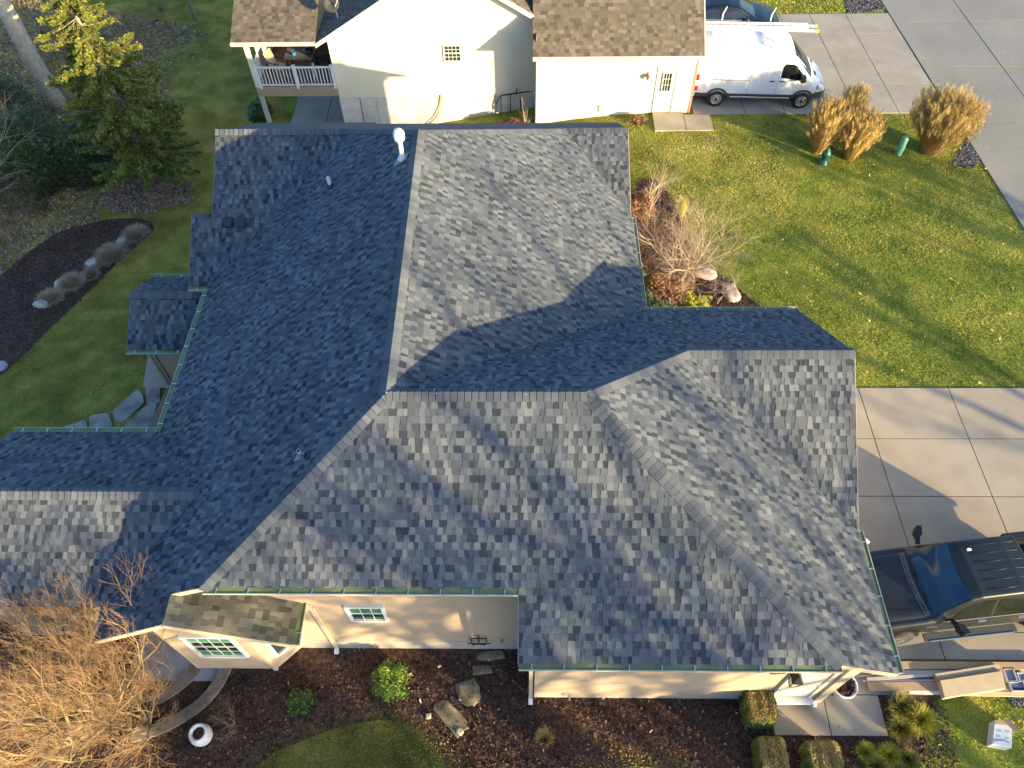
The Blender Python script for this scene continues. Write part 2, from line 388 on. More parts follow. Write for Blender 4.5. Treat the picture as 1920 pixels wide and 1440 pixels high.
# fascia, rake boards and soffits
def rake(p, q, d=.17, w=.03, off=(0, 0, 0)):
    fb = MB()
    p = Vector(p) + Vector(off); q = Vector(q) + Vector(off); z = Vector((0, 0, 1)); t = (q - p).normalized(); s_ = t.cross(z).normalized() * w
    fb.prism([p - z * .012 + s_ * .5, q - z * .012 + s_ * .5, q - z * d + s_ * .5, p - z * d + s_ * .5], s_ * -1, .5)
    part('fascia', fb, M['trim'], house)
for p, q in (((-.13, e1y, zS(e1y)), (-.13, e2y, zS(e2y))), (corG, vbm), (va, (7.42, 10.75, wr.z)), ((7.42, 10.75, wr.z), (7.40, cor_in.y, cor_in.z)),
             ((3.18, 17.62, zE(3.18)), (3.18, 20.32, BR.z)), ((-9.05, 14.95, zw), (-9.05, 18.95, BL.z)), ((-9.64, 14.95, zw), (-9.64, 16.8, zB(16.8))),
             ((-8.9, 4.85, zW(-8.9)), (rx, 4.85, rz)), ((rx, 4.83, rz - .01), (-4.80, 4.83, 3.11)), ((-12.76, 5.6, zw), (-12.76, 7.7, rz)), ((-12.76, 7.7, rz), (-12.76, 10, zw)),
             ((-11.46, 13.54, sg), (-11.40, 14.9, sr)), ((-11.40, 14.9, sr), (-11.62, 16.5, 1.9)), ((hipW.x, e2y, zS(e2y)), (rx, 5.46, rz)), ((-8.9, 4.85, zW(-8.9)), (-9.05, 5.6, zw))):
    rake(p, q)
for bb in ((hipW.x, -.13, 5.43, 5.86, 4.52, 4.54), (-.12, 6.1, 4.27, 4.72, 3.72, 3.74), (6.96, 7.4, 4.38, 7.6, 2.96, 2.98), (-9.04, -8.6, 10, 14.9, 2.88, 2.90),
           (2.75, 3.19, 13.9, 17.6, 3.13, 3.15), (3.2, 7.0, 13.45, 13.9, 3.135, 3.155), (-12.7, -8.6, 9.5, 9.98, 2.86, 2.88)):
    sf = MB(); sf.box(*bb); part('soffit', sf, M['trim'], house)
# gutters
gutter(house, (hipW.x + .04, e2y, zS(e2y)), (-.14, e2y, zS(e2y)), (0, -1, 0))
gutter(house, (-.13, e1y, zS(e1y)), (corG.x, e1y, zS(e1y)), (0, -1, 0))
gutter(house, (7.42, 7.42, vbm.z), (7.42, 4.36, vbm.z), (1, 0, 0))
gutter(house, (7.20, 7.40, vbm.z + .01), (7.43, 7.40, vbm.z + .01), (0, -1, 0))
gutter(house, cor_in + Vector((0, .01, 0)), (7.40, cor_in.y + .01, cor_in.z), (0, 1, 0))
gutter(house, (3.20, cor_in.y + .15, cor_in.z), (3.20, 17.62, cor_in.z), (1, 0, 0))
gm = [M['gutter'], M['green_lip'], M['metal']]
gutter(house, (xw, 10.02, zw), (xw, 14.93, zw), (-1, 0, 0), mats=gm)
gutter(house, (-12.76, 10.02, zw), (-9.07, 10.02, zw), (0, 1, 0), mats=gm)
gutter(house, (-9.64, 14.94, zw), (-9.05, 14.94, zw), (0, -1, 0), mats=gm)
gutter(house, (-11.46, 13.53, sg), (-8.75, 13.53, sg), (0, -1, 0), mats=gm)
gutter(house, (-11.62, 16.52, 1.9), (-8.8, 16.52, 1.9), (0, 1, 0), mats=gm)
gutter(house, (-4.79, 4.84, 3.11), (-4.79, 5.72, 3.11), (1, 0, 0))
# gutter outlets (white ringed dark holes with strainer) on the front gutters
for (x, y, z) in ((-.21, e2y - .06, zS(e2y) - .07), (.12, e1y - .06, zS(e1y) - .07)):
    ol = MB(); ol.lathe((x, y, z), [(.075, 0), (.075, .035), (.055, .035), (.055, .006), (0, .006)], 18, .5, 0); ol.lathe((x, y, z + .002), [(.052, .008), (0, .008)], 18, .5, 1)
    part('gutter_outlet', ol, [M['white'], M['black']], house)
# walls
def wallp(mb, a, b, zb, za_top, zb_top, th=.15, inward=(0, 1, 0), tone=.5):
    a = Vector(a); b = Vector(b)
    mb.prism([(a.x, a.y, zb), (b.x, b.y, zb), (b.x, b.y, zb_top), (a.x, a.y, za_top)], Vector(inward) * th, tone)
wl = MB()
wallp(wl, (-6.2, 5.74), (.38, 5.74), .58, 4.53, 4.53)
wl.prism([(.23, 4.62, .10), (6.93, 4.62, .10), (6.93, 4.62, 3.0), (6.1, 4.62, 3.72), (.23, 4.62, 3.72)], (0, .15, 0))
wallp(wl, (.23, 5.74), (.23, 4.77), .10, 4.4, 3.8, inward=(.15, 0, 0), th=1)
wallp(wl, (6.925, 4.78), (6.925, 7.7), .10, 3.0, 3.0, inward=(-.15, 0, 0), th=1)
wallp(wl, (6.95, 7.7), (6.95, 13.5), .10, 3.1, 3.2, inward=(-.15, 0, 0), th=1)
wl.prism([(6.96, 7.7, 3.1), (6.96, 13.5, 3.2), (6.96, 10.75, 5.2)], (-.15, 0, 0))
wallp(wl, (6.9, 13.5), (2.8, 13.5), .10, 3.2, 3.2, inward=(0, -.15, 0), th=1)
wallp(wl, (2.8, 13.5), (2.8, 22), -.4, 3.2, 3.2, inward=(-.15, 0, 0), th=1)
wl.prism([(2.81, 17.7, 3.2), (2.81, 22.3, 3.1), (2.81, 20.32, 4.3)], (-.15, 0, 0))
wallp(wl, (-8.65, 9.6), (-8.65, 22), -1.2, 2.92, 2.92, inward=(.15, 0, 0), th=1)
wl.prism([(-8.66, 14.9, 2.92), (-8.66, 21.9, 3.4), (-8.66, 18.95, 5.2)], (.15, 0, 0))
wallp(wl, (-8.65, 9.6), (-12.45, 9.6), -.6, 2.9, 2.9, inward=(0, -.15, 0), th=1)
wallp(wl, (-12.45, 9.6), (-12.45, 6.0), -.6, 2.9, 2.9, inward=(.15, 0, 0), th=1)
wl.prism([(-12.46, 6.0, 2.9), (-12.46, 9.6, 2.9), (-12.46, 7.7, 4.05)], (.15, 0, 0))
wallp(wl, (-12.45, 6.0), (-8.7, 6.0), -.3, 2.95, 2.95, inward=(0, .15, 0), th=1)
wallp(wl, (-11.12, 13.95), (-8.66, 13.95), -.42, 2.05, 2.05, inward=(0, .15, 0), th=1)
wallp(wl, (-11.12, 13.95), (-11.12, 16.1), -.6, 2.05, 2.05, inward=(.15, 0, 0), th=1)
wl.prism([(-11.13, 13.95, 2.05), (-11.13, 16.1, 2.05), (-11.13, 14.9, 2.7)], (.15, 0, 0))
wallp(wl, (-8.65, 22), (2.8, 22), -1.8, 3.2, 3.2, inward=(0, -.15, 0), th=1)
# bay: front wall under its gable, angled right wall
bz = .42
wl.prism([(-7.74, 5.12, bz), (-5.90, 5.12, bz), (-5.90, 5.12, 3.52), (-7.05, 5.12, 4.08), (-7.74, 5.12, 3.66)], (0, .15, 0))
wl.prism([(-5.90, 5.12, bz), (-5.28, 5.74, bz), (-5.28, 5.74, 3.2), (-5.90, 5.12, 3.5)], (-.08, .12, 0))
wl.prism([(-7.73, 5.28, bz), (-7.73, 6.4, bz), (-7.73, 6.4, 3.6), (-7.73, 5.28, 3.6)], (.15, 0, 0))
wl.prism([(-7.74, 5.12, bz), (-5.90, 5.12, bz), (-5.28, 5.74, bz), (-5.4, 6.2, bz), (-7.74, 6.2, bz)], (0, 0, .03))
def laps(mb, a, b, z0, ztop, out, tone=.5, top=None, pitch=.115):
    """real clapboard laps on a wall face from a to b; top(z) gives the covered parameter range"""
    a = Vector((a[0], a[1], 0)); b = Vector((b[0], b[1], 0)); out = Vector(out); z = z0
    while z < ztop - .02:
        s0, s1_ = top(z + pitch) if top else (0, 1)
        if s1_ <= s0: break
        p = a.lerp(b, s0); q = a.lerp(b, s1_); z1 = min(z + pitch, ztop); e0 = out * .018; e1 = out * .002; Z = lambda v, zz: Vector((v.x, v.y, zz))
        mb.face([Z(p, z) + e0, Z(q, z) + e0, Z(q, z1) + e1, Z(p, z1) + e1], tone + random.uniform(-.1, .1)); mb.face([Z(p, z) + e1 * .5, Z(q, z) + e1 * .5, Z(q, z) + e0, Z(p, z) + e0], tone)
        z += pitch
laps(wl, (-5.28, 5.74), (.23, 5.74), .58, 4.5, (0, -1, 0)); laps(wl, (.29, 4.62), (5.64, 4.62), .12, 3.7, (0, -1, 0)); laps(wl, (-7.66, 5.12), (-5.95, 5.12), bz, 4.0, (0, -1, 0), top=lambda z: (0 if z < 3.66 else (z - 3.66) / .42 * .36, 1 if z < 3.5 else max(0, 1 - (z - 3.5) / .58 * .64)))
laps(wl, (-5.86, 5.16), (-5.30, 5.72), bz, 3.3, (.707, -.707, 0)); laps(wl, (-11.03, 13.95), (-8.66, 13.95), -.42, 2.0, (0, -1, 0)); laps(wl, (-12.45, 6.0), (-8.7, 6.0), -.3, 2.9, (0, -1, 0))
part('wall', wl, M['siding'], house)
fd = MB()
wallp(fd, (-6.2, 5.72), (.38, 5.72), -.3, .57, .57); wallp(fd, (.21, 4.60), (5.56, 4.60), -.3, .12, .12); wallp(fd, (.21, 5.72), (.21, 4.75), -.3, .09, .09, inward=(.17, 0, 0), th=1)
wallp(fd, (6.95, 4.64), (6.95, 7.7), -.3, .12, .12, inward=(-.15, 0, 0), th=1)
fd.box(-7.5, -6.1, 5.9, 6.1, -.4, .42)
part('foundation', fd, M['foundation'], house)
# corner boards
for x, y, z0, z1 in ((.20, 4.59, .1, 3.75), (6.9, 4.6, .0, 3.0), (-7.77, 5.09, bz, 3.66), (-11.15, 13.92, -.42, 2.05)):
    cb = MB(); cb.box(x, x + .09, y, y + .09, z0, z1); part('corner_board', cb, M['trim'], house)
cb = MB(); cb.bar((-5.90, 5.10, bz), (-5.90, 5.10, 3.5), .09, .09); part('corner_board', cb, M['trim'], house)
def window(parent, O, U, N, wd, ht, cols, rows, glass, name='window', split=True, label=None, fr=.075):
    """O lower left outside corner, U to the right, N outward"""
    O = Vector(O); U = Vector(U).normalized(); N = Vector(N).normalized(); Z = Vector((0, 0, 1))
    m = MB()
    def bx(u0, u1, z0, z1, d0, d1, t=.5, mb=m):
        mb.prism([O + U * u0 + Z * z0 + N * d0, O + U * u1 + Z * z0 + N * d0, O + U * u1 + Z * z1 + N * d0, O + U * u0 + Z * z1 + N * d0], N * (d1 - d0), t)
    bx(0, fr, 0, ht, 0, .065); bx(wd - fr, wd, 0, ht, 0, .065); bx(fr, wd - fr, 0, fr, 0, .075); bx(fr, wd - fr, ht - fr, ht, 0, .065)
    iw = wd - 2 * fr; ih = ht - 2 * fr
    for c in range(1, cols): bx(fr + iw * c / cols - .007, fr + iw * c / cols + .007, fr, ht - fr, .030, .038)
    for r in range(1, rows):
        hw = .022 if (split and r * 2 == rows) else .007
        bx(fr, wd - fr, fr + ih * r / rows - hw, fr + ih * r / rows + hw, .0305, .042)
    f = part(name, m, M['white'], parent, label=label)
    g = MB(); k = 0
    for c in range(cols):
        for r in range(rows):
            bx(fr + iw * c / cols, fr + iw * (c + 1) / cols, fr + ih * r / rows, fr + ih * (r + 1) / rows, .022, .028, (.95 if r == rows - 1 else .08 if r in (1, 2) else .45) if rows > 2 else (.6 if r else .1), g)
    part('pane', g, glass, f); return f
window(house, (-7.36, 5.12, 1.42), (1, 0, 0), (0, -1, 0), 1.12, 1.40, 4, 4, M['glass_green'], label='wide white gridded window of the front bay')
window(house, (-5.80, 5.22, 1.0), (.707, .707, 0), (.707, -.707, 0), .60, 1.5, 1, 2, M['glass'], label='narrow window on the angled side of the bay')
window(house, (-3.90, 5.74, 2.06), (1, 0, 0), (0, -1, 0), .86, .90, 3, 2, M['glass_green'], label='white window in the front wall')
# downspouts
def downspout(parent, pts, name='downspout', m='trim'):
    d = MB()
    for i in range(len(pts) - 1): d.bar(pts[i], pts[i + 1], .085, .065, .5, 0, up=(0, 1, 0) if abs(pts[i][2] - pts[i + 1][2]) > .3 else (0, 0, 1))
    o = part(name, d, M[m], parent)
    e = MB(); p = Vector(pts[-1]); e.bar(p + Vector((0, 0, .06)), p + Vector((0, -.12, -.03)), .10, .09); part('elbow', e, M['white'], o)
downspout(house, [(-4.72, 5.64, 3.05), (-4.60, 5.68, 2.9), (-4.60, 5.68, .12)])
downspout(house, [(-.02, 5.40, 4.55), (-.02, 5.66, 4.3), (-.02, 5.66, .1)])
downspout(house, [(.12, 4.19, 3.8), (.12, 4.50, 3.55), (.12, 4.55, .12)])
downspout(house, [(7.0, 4.40, 3.0), (6.9, 4.55, 2.8), (6.72, 4.55, .1)])
downspout(house, [(-11.3, 13.5, 1.9), (-11.2, 13.88, 1.7), (-11.2, 13.88, -.3)])
# side door on garage front
dr = MB(); dr.box(5.74, 6.50, 4.575, 4.61, .38, 2.40); dr.box(5.64, 5.74, 4.55, 4.61, .3, 2.5); dr.box(6.50, 6.60, 4.55, 4.61, .3, 2.5); dr.box(5.74, 6.50, 4.55, 4.61, 2.40, 2.5)
d_o = part('door', dr, pm('door_paint', (.62, .54, .42), rough=.4, nvar=.04), house)
kb = MB(); kb.lathe((6.44, 4.56, 1.35), [(0, -.03), (.03, -.02), (.03, .02), (0, .03)], 10); part('handle', kb, M['metal'], d_o)
st = MB(); st.box(5.60, 6.62, 4.42, 4.58, .24, .34); part('threshold', st, M['white'], house)
tb = MB(); tb.box(6.68, 6.88, 4.52, 4.61, .02, 3.1); part('trim_board', tb, M['trim'], house)
gd = MB()
for y0_ in (8.1, 10.9):
    for k_ in range(4): gd.box(6.96, 6.985, y0_, y0_ + 2.4, .08 + k_ * .56, .08 + k_ * .56 + .55)
    part('garage_door', gd, M['white'], house); gd = MB()
ou = MB(); ou.bar((7.52, 7.30, vbm.z - .10), (7.66, 7.22, vbm.z - .18), .07, .07); ou.bar((7.50, 7.34, vbm.z - .06), (7.44, 7.5, vbm.z - .06), .05, .05); part('outlet_spout', ou, M['white'], house)
# wall lantern next to the door
lt = MB(); lx, ly, lz = 5.62, 4.40, 2.45
lt.lathe((lx, ly, lz), [(.02, .20), (.05, .14), (.16, .02), (.16, 0), (0, 0)], 4, .5, 0, Matrix.Rotation(R_(45), 3, 'Z'))
for a in range(4):
    th = R_(45 + a * 90); p = Vector((lx + .14 * math.cos(th), ly + .14 * math.sin(th), lz)); q = Vector((lx + .09 * math.cos(th), ly + .09 * math.sin(th), lz - .34)); lt.bar(p, q, .015, .015)
    th2 = R_(45 + a * 90 + 90); p2 = Vector((lx + .09 * math.cos(th2), ly + .09 * math.sin(th2), lz - .34)); lt.bar(q, p2, .018, .018)
lt.bar((lx, ly + .03, lz + .15), (lx, 4.6, lz + .05), .03, .03); lt.box(lx - .06, lx + .06, 4.58, 4.615, lz - .1, lz + .14)
lo = part('wall_lantern', lt, M['black'], house)
lg = MB(); lg.lathe((lx, ly, lz - .33), [(.085, 0), (.125, .32)], 4, .5, 0, Matrix.Rotation(R_(45), 3, 'Z')); part('lantern_glass', lg, pm('frosted', (.55, .52, .45), rough=.3), lo)
# hose reel bracket and taps on the front wall
hb = MB(); hx, hz = -1.10, .62
hb.bar((hx - .18, 5.66, hz), (hx - .18, 5.66, hz + .38), .02, .02); hb.bar((hx + .18, 5.66, hz), (hx + .18, 5.66, hz + .38), .02, .02); hb.bar((hx - .19, 5.66, hz + .38), (hx + .19, 5.66, hz + .38), .02, .02)
hb.bar((hx, 5.66, hz + .36), (hx, 5.66, hz + .52), .03, .03); hb.bar((hx - .28, 5.66, hz), (hx + .28, 5.66, hz), .02, .02)
hb.tube([(hx + .14 * math.cos(t), 5.60, hz + .08 + .09 * math.sin(t)) for t in [i * .5 for i in range(8)]], .02, 6)
hb.bar((hx, 5.72, hz + .2), (hx, 5.60, hz + .2), .03, .03)
part('hose_hanger', hb, M['black'], house)
for x, y, z in ((-.55, 5.68, .75), (1.02, 4.56, .35)):
    fc = MB(); fc.bar((x, y + .04, z), (x, y - .08, z), .03, .03); fc.bar((x, y - .07, z), (x, y - .07, z - .1), .025, .025); fc.lathe((x, y - .03, z + .06), [(.045, 0), (.045, .012), (0, .012)], 10); part('tap', fc, M['metal'], house)
# roof penetrations
def zWp(x): return zW(x)
v = MB(); vx, vy = -3.16, 16.11; vz = zW(vx)
v.lathe((vx, vy, vz - .05), [(.062, 0), (.062, .62)], 16, .5, 0); v.lathe((vx, vy, vz), [(.13, .03), (.10, .10), (.072, .16), (.065, .17)], 16, .5, 1)
v.lathe((vx, vy, vz), [(.06, .60), (.135, .62), (.15, .70), (.145, .80), (.10, .88), (0, .90)], 20, .5, 1)
fl = [Vector((vx - .26, vy - .15, 0)), Vector((vx + .14, vy - .13, 0)), Vector((vx + .14, vy + .13, 0)), Vector((vx - .16, vy + .13, 0))]
v.face([Vector((p.x, p.y, zW(p.x) + .035)) for p in fl], .5, 2)
part('flue_vent', v, [pm('flue_tan', (.62, .52, .38), rough=.5), M['white'], M['flash']], house, label='tall white capped flue pipe near the ridge', smooth=False)
v = MB(); vx, vy = -5.38, 16.66; v.lathe((vx, vy, zW(vx) - .03), [(.055, 0), (.055, .34), (.045, .345), (.045, .30), (0, .30)], 14); v.lathe((vx, vy, zW(vx)), [(.11, .02), (.06, .10)], 14, .5, 1)
part('vent_pipe', v, [M['white'], M['black']], house, label='short white plumbing pipe')
v = MB(); vx, vy = -4.49, 7.73; v.lathe((vx, vy, zW(vx) - .03), [(.045, 0), (.045, .26), (.035, .26), (.035, .2), (0, .2)], 12); v.face([(vx - .16, vy - .08, zW(vx - .16) + .03), (vx + .08, vy - .08, zW(vx + .08) + .03), (vx + .08, vy + .08, zW(vx + .08) + .03), (vx - .1, vy + .08, zW(vx - .1) + .03)], .5, 0)
part('vent_pipe', v, [M['flash']], house, label='short grey pipe with pale flashing')
for px_ in (430, 455):
    p = onplane(px_, 420, (-9.05, 14.95, zw), (0, -.582, 1)); v = MB()
    v.prism([p + Vector((-.10, -.13, -.05)), p + Vector((.10, -.13, -.05)), p + Vector((.10, .13, .08)), p + Vector((-.10, .13, .08))], (0, -.02, .10)); part('roof_vent', v, M['vent_dark'], house)
# little screws / sealant dabs seen glinting on the caps
for px_, py_ in ((365, 0), (814, 731), (818, 738), (986, 740), (1030, 732), (1104, 735), (679, 778)):
    if py_:
        p = atz(px_, py_, zr + .03 if py_ < 760 else zr - .3); dab = MB(); dab.lathe(p, [(.008, 0), (.008, .01), (0, .013)], 6); part('sealant_dab', dab, M['white'], roof_o)
dab = MB(); dab.lathe(A + Vector((0, 0, .04)), [(.015, 0), (.01, .01), (0, .015)], 6)
part('sealant_dab', dab, M['white'], roof_o)
# ---------------------------------------------------------------- ground
g = MB()
xs = np.linspace(-60, 70, 131); ys = np.concatenate([np.linspace(-40, 0, 21), np.linspace(.5, 45, 90), np.linspace(47, 110, 22)])
vs = [(x, y, T(x, y) - .012) for y in ys for x in xs]; nx = len(xs)
g.mesh(vs, [(j * nx + i, j * nx + i + 1, (j + 1) * nx + i + 1, (j + 1) * nx + i) for j in range(len(ys) - 1) for i in range(nx - 1)])
struct('ground', g, M['lawn'], smooth=True)
def inpoly(P, poly):
    x, y = P[:, 0], P[:, 1]; r = np.zeros(len(P), bool); n = len(poly)
    for i in range(n):
        x0, y0 = poly[i][0], poly[i][1]; x1, y1 = poly[(i + 1) % n][0], poly[(i + 1) % n][1]
        c = ((y0 > y) != (y1 > y)); xi = (x1 - x0) * (y - y0) / ((y1 - y0) if y1 != y0 else 1e-9) + x0
        r ^= c & (x < xi)
    return r
def sheet(name, poly, z, mat, sub=.6, edge=0.):
    """flat bed draped on the terrain; edge>0 gives it a real thickness"""
    bm = bmesh.new(); vs = [bm.verts.new((p[0], p[1], 0)) for p in poly]; f = bm.faces.new(vs)
    if f.normal.z < 0: f.normal_flip()
    bmesh.ops.triangulate(bm, faces=bm.faces[:])
    for _ in range(5):
        es = [e for e in bm.edges if e.calc_length() > sub * 2]
        if not es or min(p[0] for p in poly) > 5.9: break
        bmesh.ops.subdivide_edges(bm, edges=es, cuts=1); bmesh.ops.triangulate(bm, faces=[f_ for f_ in bm.faces if len(f_.verts) > 3])
    bm.verts.ensure_lookup_table()
    for v_ in bm.verts: v_.co.z = T(v_.co.x, v_.co.y) + z
    bm.normal_update()
    if sum(f_.normal.z for f_ in bm.faces) < 0: bmesh.ops.reverse_faces(bm, faces=bm.faces[:])
    me = bpy.data.meshes.new(name); bm.to_mesh(me); bm.free(); me.materials.append(mat)
    o = bpy.data.objects.new(name, me); C.objects.link(o); o['kind'] = 'structure'; return o
def pxpoly(pts): return [gp(*p) for p in pts]
def smoothpoly(poly, it=2):
    for _ in range(it):
        q = []
        for i in range(len(poly)):
            a = Vector(poly[i]); b = Vector(poly[(i + 1) % len(poly)]); q += [a * .75 + b * .25, a * .25 + b * .75]
        poly = q
    return poly
nwbed = smoothpoly(pxpoly([(-60, 545), (0, 520), (32, 490), (95, 442), (140, 425), (207, 411), (262, 409), (289, 420), (288, 436), (250, 465), (207, 505), (140, 572), (92, 617), (45, 665), (0, 705), (-60, 760)]), 1)
nebed = [Vector((3.0, 13.6, 0)), Vector((3.0, 19.5, 0))] + pxpoly([(1200, 335), (1235, 338), (1262, 375), (1292, 440), (1302, 488), (1332, 500), (1370, 525), (1402, 556), (1440, 585)]) + [Vector((7.6, 13.6, 0))]
fbed = [Vector((-17, -4, 0)), Vector((9.2, -4, 0))] + pxpoly([(1712, 1440), (1737, 1400), (1755, 1340), (1746, 1304)]) + [Vector((9.6, 4.75, 0)), Vector((7, 5.6, 0)), Vector((-9, 7.4, 0)), Vector((-17, 7.4, 0))]
lawnA = smoothpoly([Vector((-7, -3.5, 0))] + pxpoly([(430, 1440), (500, 1395), (600, 1352), (690, 1328), (770, 1328), (825, 1368), (880, 1445)]) + [Vector((-.5, -3.5, 0))], 2)
lawnB = smoothpoly([Vector((.6, -3.5, 0))] + pxpoly([(1030, 1450), (1100, 1412), (1180, 1398), (1265, 1406), (1320, 1450)]) + [Vector((4.8, -3.5, 0))], 2)
sheet('mulch_bed', nwbed, .02, M['soil']); sheet('mulch_bed', nebed, .004, M['soil']); sheet('mulch_bed', fbed, .004, M['soil'])
def shrink(poly, k):
    c = sum((Vector(p) for p in poly), Vector()) / len(poly); return [c + (Vector(p) - c) * k for p in poly]
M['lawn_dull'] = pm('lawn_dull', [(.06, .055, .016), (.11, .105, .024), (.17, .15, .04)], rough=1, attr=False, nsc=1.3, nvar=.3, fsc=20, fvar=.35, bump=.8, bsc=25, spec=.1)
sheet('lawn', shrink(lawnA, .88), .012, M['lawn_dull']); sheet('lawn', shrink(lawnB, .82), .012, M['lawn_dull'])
# neighbour bed, leafy ground under the spruce, window-well bed
def blob(cx, cy, rx, ry, n=22, sd=1):
    r = random.Random(sd); return smoothpoly([Vector((cx + rx * math.cos(t) * (1 + r.uniform(-.18, .18)), cy + ry * math.sin(t) * (1 + r.uniform(-.18, .18)), 0)) for t in [2 * math.pi * i / n for i in range(n)]], 1)
# concrete
drive = [(6.98, 5.52), (30, 5.52), (30, 13.55), (6.98, 13.68)]
def slabs(name, x0, x1s, ys_, mat, z=.03, gap=.012, th=.10, skewx=0.):
    """jointed concrete: separate panels with real gaps in one paved surface"""
    m = MB(); rn = random.Random(len(x1s))
    for i in range(len(x1s) - 1):
        for j in range(len(ys_) - 1):
            def X(v, y): return v + skewx * (y - ys_[0])
            a, b, c, d = x1s[i] + gap, x1s[i + 1] - gap, ys_[j] + gap, ys_[j + 1] - gap
            m.prism([(X(a, c), c, z - th), (X(b, c), c, z - th), (X(b, d), d, z - th), (X(a, d), d, z - th)], (0, 0, th + rn.uniform(-.002, .002)), rn.uniform(.3, .7))
    m.face([(x1s[0] + .02, ys_[0] + .02, z - .02), (x1s[-1] - .02, ys_[0] + .02, z - .02), (x1s[-1] - .02 + skewx * (ys_[-1] - ys_[0]), ys_[-1] - .02, z - .02), (x1s[0] + .02 + skewx * (ys_[-1] - ys_[0]), ys_[-1] - .02, z - .02)], .5, 1)
    return struct(name, m, [mat, M['joint']])
cm2 = pm('concrete_warm', [(.27, .225, .168), (.315, .268, .20)], rough=.88, nsc=.45, nvar=.13, fsc=1.6, fvar=.08, bump=.08, bsc=90)
slabs('driveway', 0, [6.98, 10.11, 12.82, 15.5, 18.2, 20.9, 24], [5.52, 6.2, 8.06, 9.93, 11.8, 13.62], cm2, gap=.013)
slabs('side_path', 0, [6.99, 8.27], [3.81, 4.70], cm2, z=.035, gap=.006)
slabs('side_path', 0, [5.70, 6.98], [3.81, 4.58], cm2, z=.035, gap=.006)
slabs('side_path', 0, [6.99, 13.6], [4.71, 5.50], cm2, z=.03, gap=.006)
cm3 = pm('concrete_grey', [(.25, .218, .172), (.29, .255, .205)], rough=.88, nsc=.45, nvar=.13, fsc=1.6, fvar=.08, bump=.08, bsc=90)
slabs('neighbour_driveway', 0, [6.95, 9.1, 10.75, 12.3, 13.72, 15.42, 17.45], [27.62, 29.7, 31.75, 33.75, 35.55], cm3, z=.02, gap=.014, skewx=-.035)
slabs('neighbour_path', 0, [5.25, 6.52], [26.5, 27.78], cm2, z=.04, gap=.008); slabs('neighbour_path', 0, [6.53, 7.62], [26.5, 27.58], cm2, z=.04, gap=.008)
rm = pm('road_concrete', [(.185, .175, .152), (.215, .205, .18)], rough=.9, nsc=.4, nvar=.10, fsc=5, fvar=.06, bump=.1, bsc=90)
slabs('road', 0, [18.94, 22.0, 25.6, 29.2], [2, 7, 12, 17, 22.4, 26.9, 31.0, 34.8, 39.5, 44.5, 50], rm, z=.0, gap=.022, skewx=-.040)
kb_ = MB()
kb_.prism([(18.90, 2, -.1), (19.20, 2, -.1), (19.20 - 1.92, 50, -.1), (18.90 - 1.92, 50, -.1)], (0, 0, .115), .6)
kb_.prism([(18.55, 2, -.1), (18.89, 2, -.1), (18.89 - 1.92, 50, -.1), (18.55 - 1.92, 50, -.1)], (0, 0, .135), .7)
o = struct('kerb', kb_, rm)
# gravel patches by the road
gm_ = pm('gravel', [(.03, .03, .035), (.10, .10, .105), (.26, .26, .26)], rough=.9, nvar=.2)
gr1 = pxpoly([(1575, -30), (1590, 27), (1657, 17), (1640, -30)]); gr2 = pxpoly([(1790, 300), (1812, 262), (1838, 300), (1820, 318), (1775, 305)])
gr3 = pxpoly([(1885, 1302), (1925, 1302), (1925, 1330), (1900, 1322)])
for q in (gr1, gr2, gr3): sheet('gravel', q, .006, M['soil'])
# patio slabs
slabs('patio', 0, [-9.6, -7.4], [4.9, 7.0], pm('patio_grey', [(.34, .34, .34), (.38, .38, .37)], rough=.9, nsc=1, nvar=.12), z=.02)
# ---------------------------------------------------------------- scatter (grass, mulch chips, leaves)
def scatter_mesh(name, P, size, mat, tone, flat=False, tall=1., kind='stuff', label=None, wd=.35):
    n = len(P); ang = RNG.uniform(0, 2 * np.pi, n); s_ = RNG.uniform(size[0], size[1], n)
    if flat:
        a = np.stack([np.cos(ang), np.sin(ang), RNG.uniform(-.6, .6, n)], 1) * s_[:, None]
        b = np.stack([-np.sin(ang), np.cos(ang), RNG.uniform(-.6, .6, n)], 1) * (s_ * RNG.uniform(.25, .6, n))[:, None]
        base = P + np.array([0, 0, 1]) * (s_ * .35)[:, None]
        V = np.stack([base - a - b, base + a - b, base + a + b, base - a + b], 1).reshape(-1, 3); k = 4
    else:
        a = np.stack([np.cos(ang), np.sin(ang), np.zeros(n)], 1) * (s_ * wd)[:, None]
        lean = RNG.uniform(0, 2 * np.pi, n); lm = RNG.uniform(.2, 1.1, n)
        tip = np.stack([np.cos(lean) * lm, np.sin(lean) * lm, np.full(n, tall)], 1) * s_[:, None]
        V = np.stack([P - a, P + a, P + tip], 1).reshape(-1, 3); k = 3
    me = bpy.data.meshes.new(name); me.vertices.add(n * k); me.vertices.foreach_set('co', V.astype(np.float32).ravel())
    me.loops.add(n * k); me.loops.foreach_set('vertex_index', np.arange(n * k, dtype=np.int32))
    me.polygons.add(n); me.polygons.foreach_set('loop_start', np.arange(0, n * k, k, dtype=np.int32)); me.polygons.foreach_set('loop_total', np.full(n, k, dtype=np.int32))
    me.materials.append(mat); at = me.attributes.new('tone', 'FLOAT', 'FACE'); at.data.foreach_set('value', tone.astype(np.float32)); me.update(calc_edges=True)
    o = bpy.data.objects.new(name, me); C.objects.link(o)
    if kind: o['kind'] = kind
    if label: o['label'] = label
    return o
def Tn(x, y):
    a = np.clip((6 - x) / 16, 0, 1); b = np.clip((y - 10) / 14, 0, 1); return -2.0 * (a * a * (3 - 2 * a)) * (b * b * (3 - 2 * b))
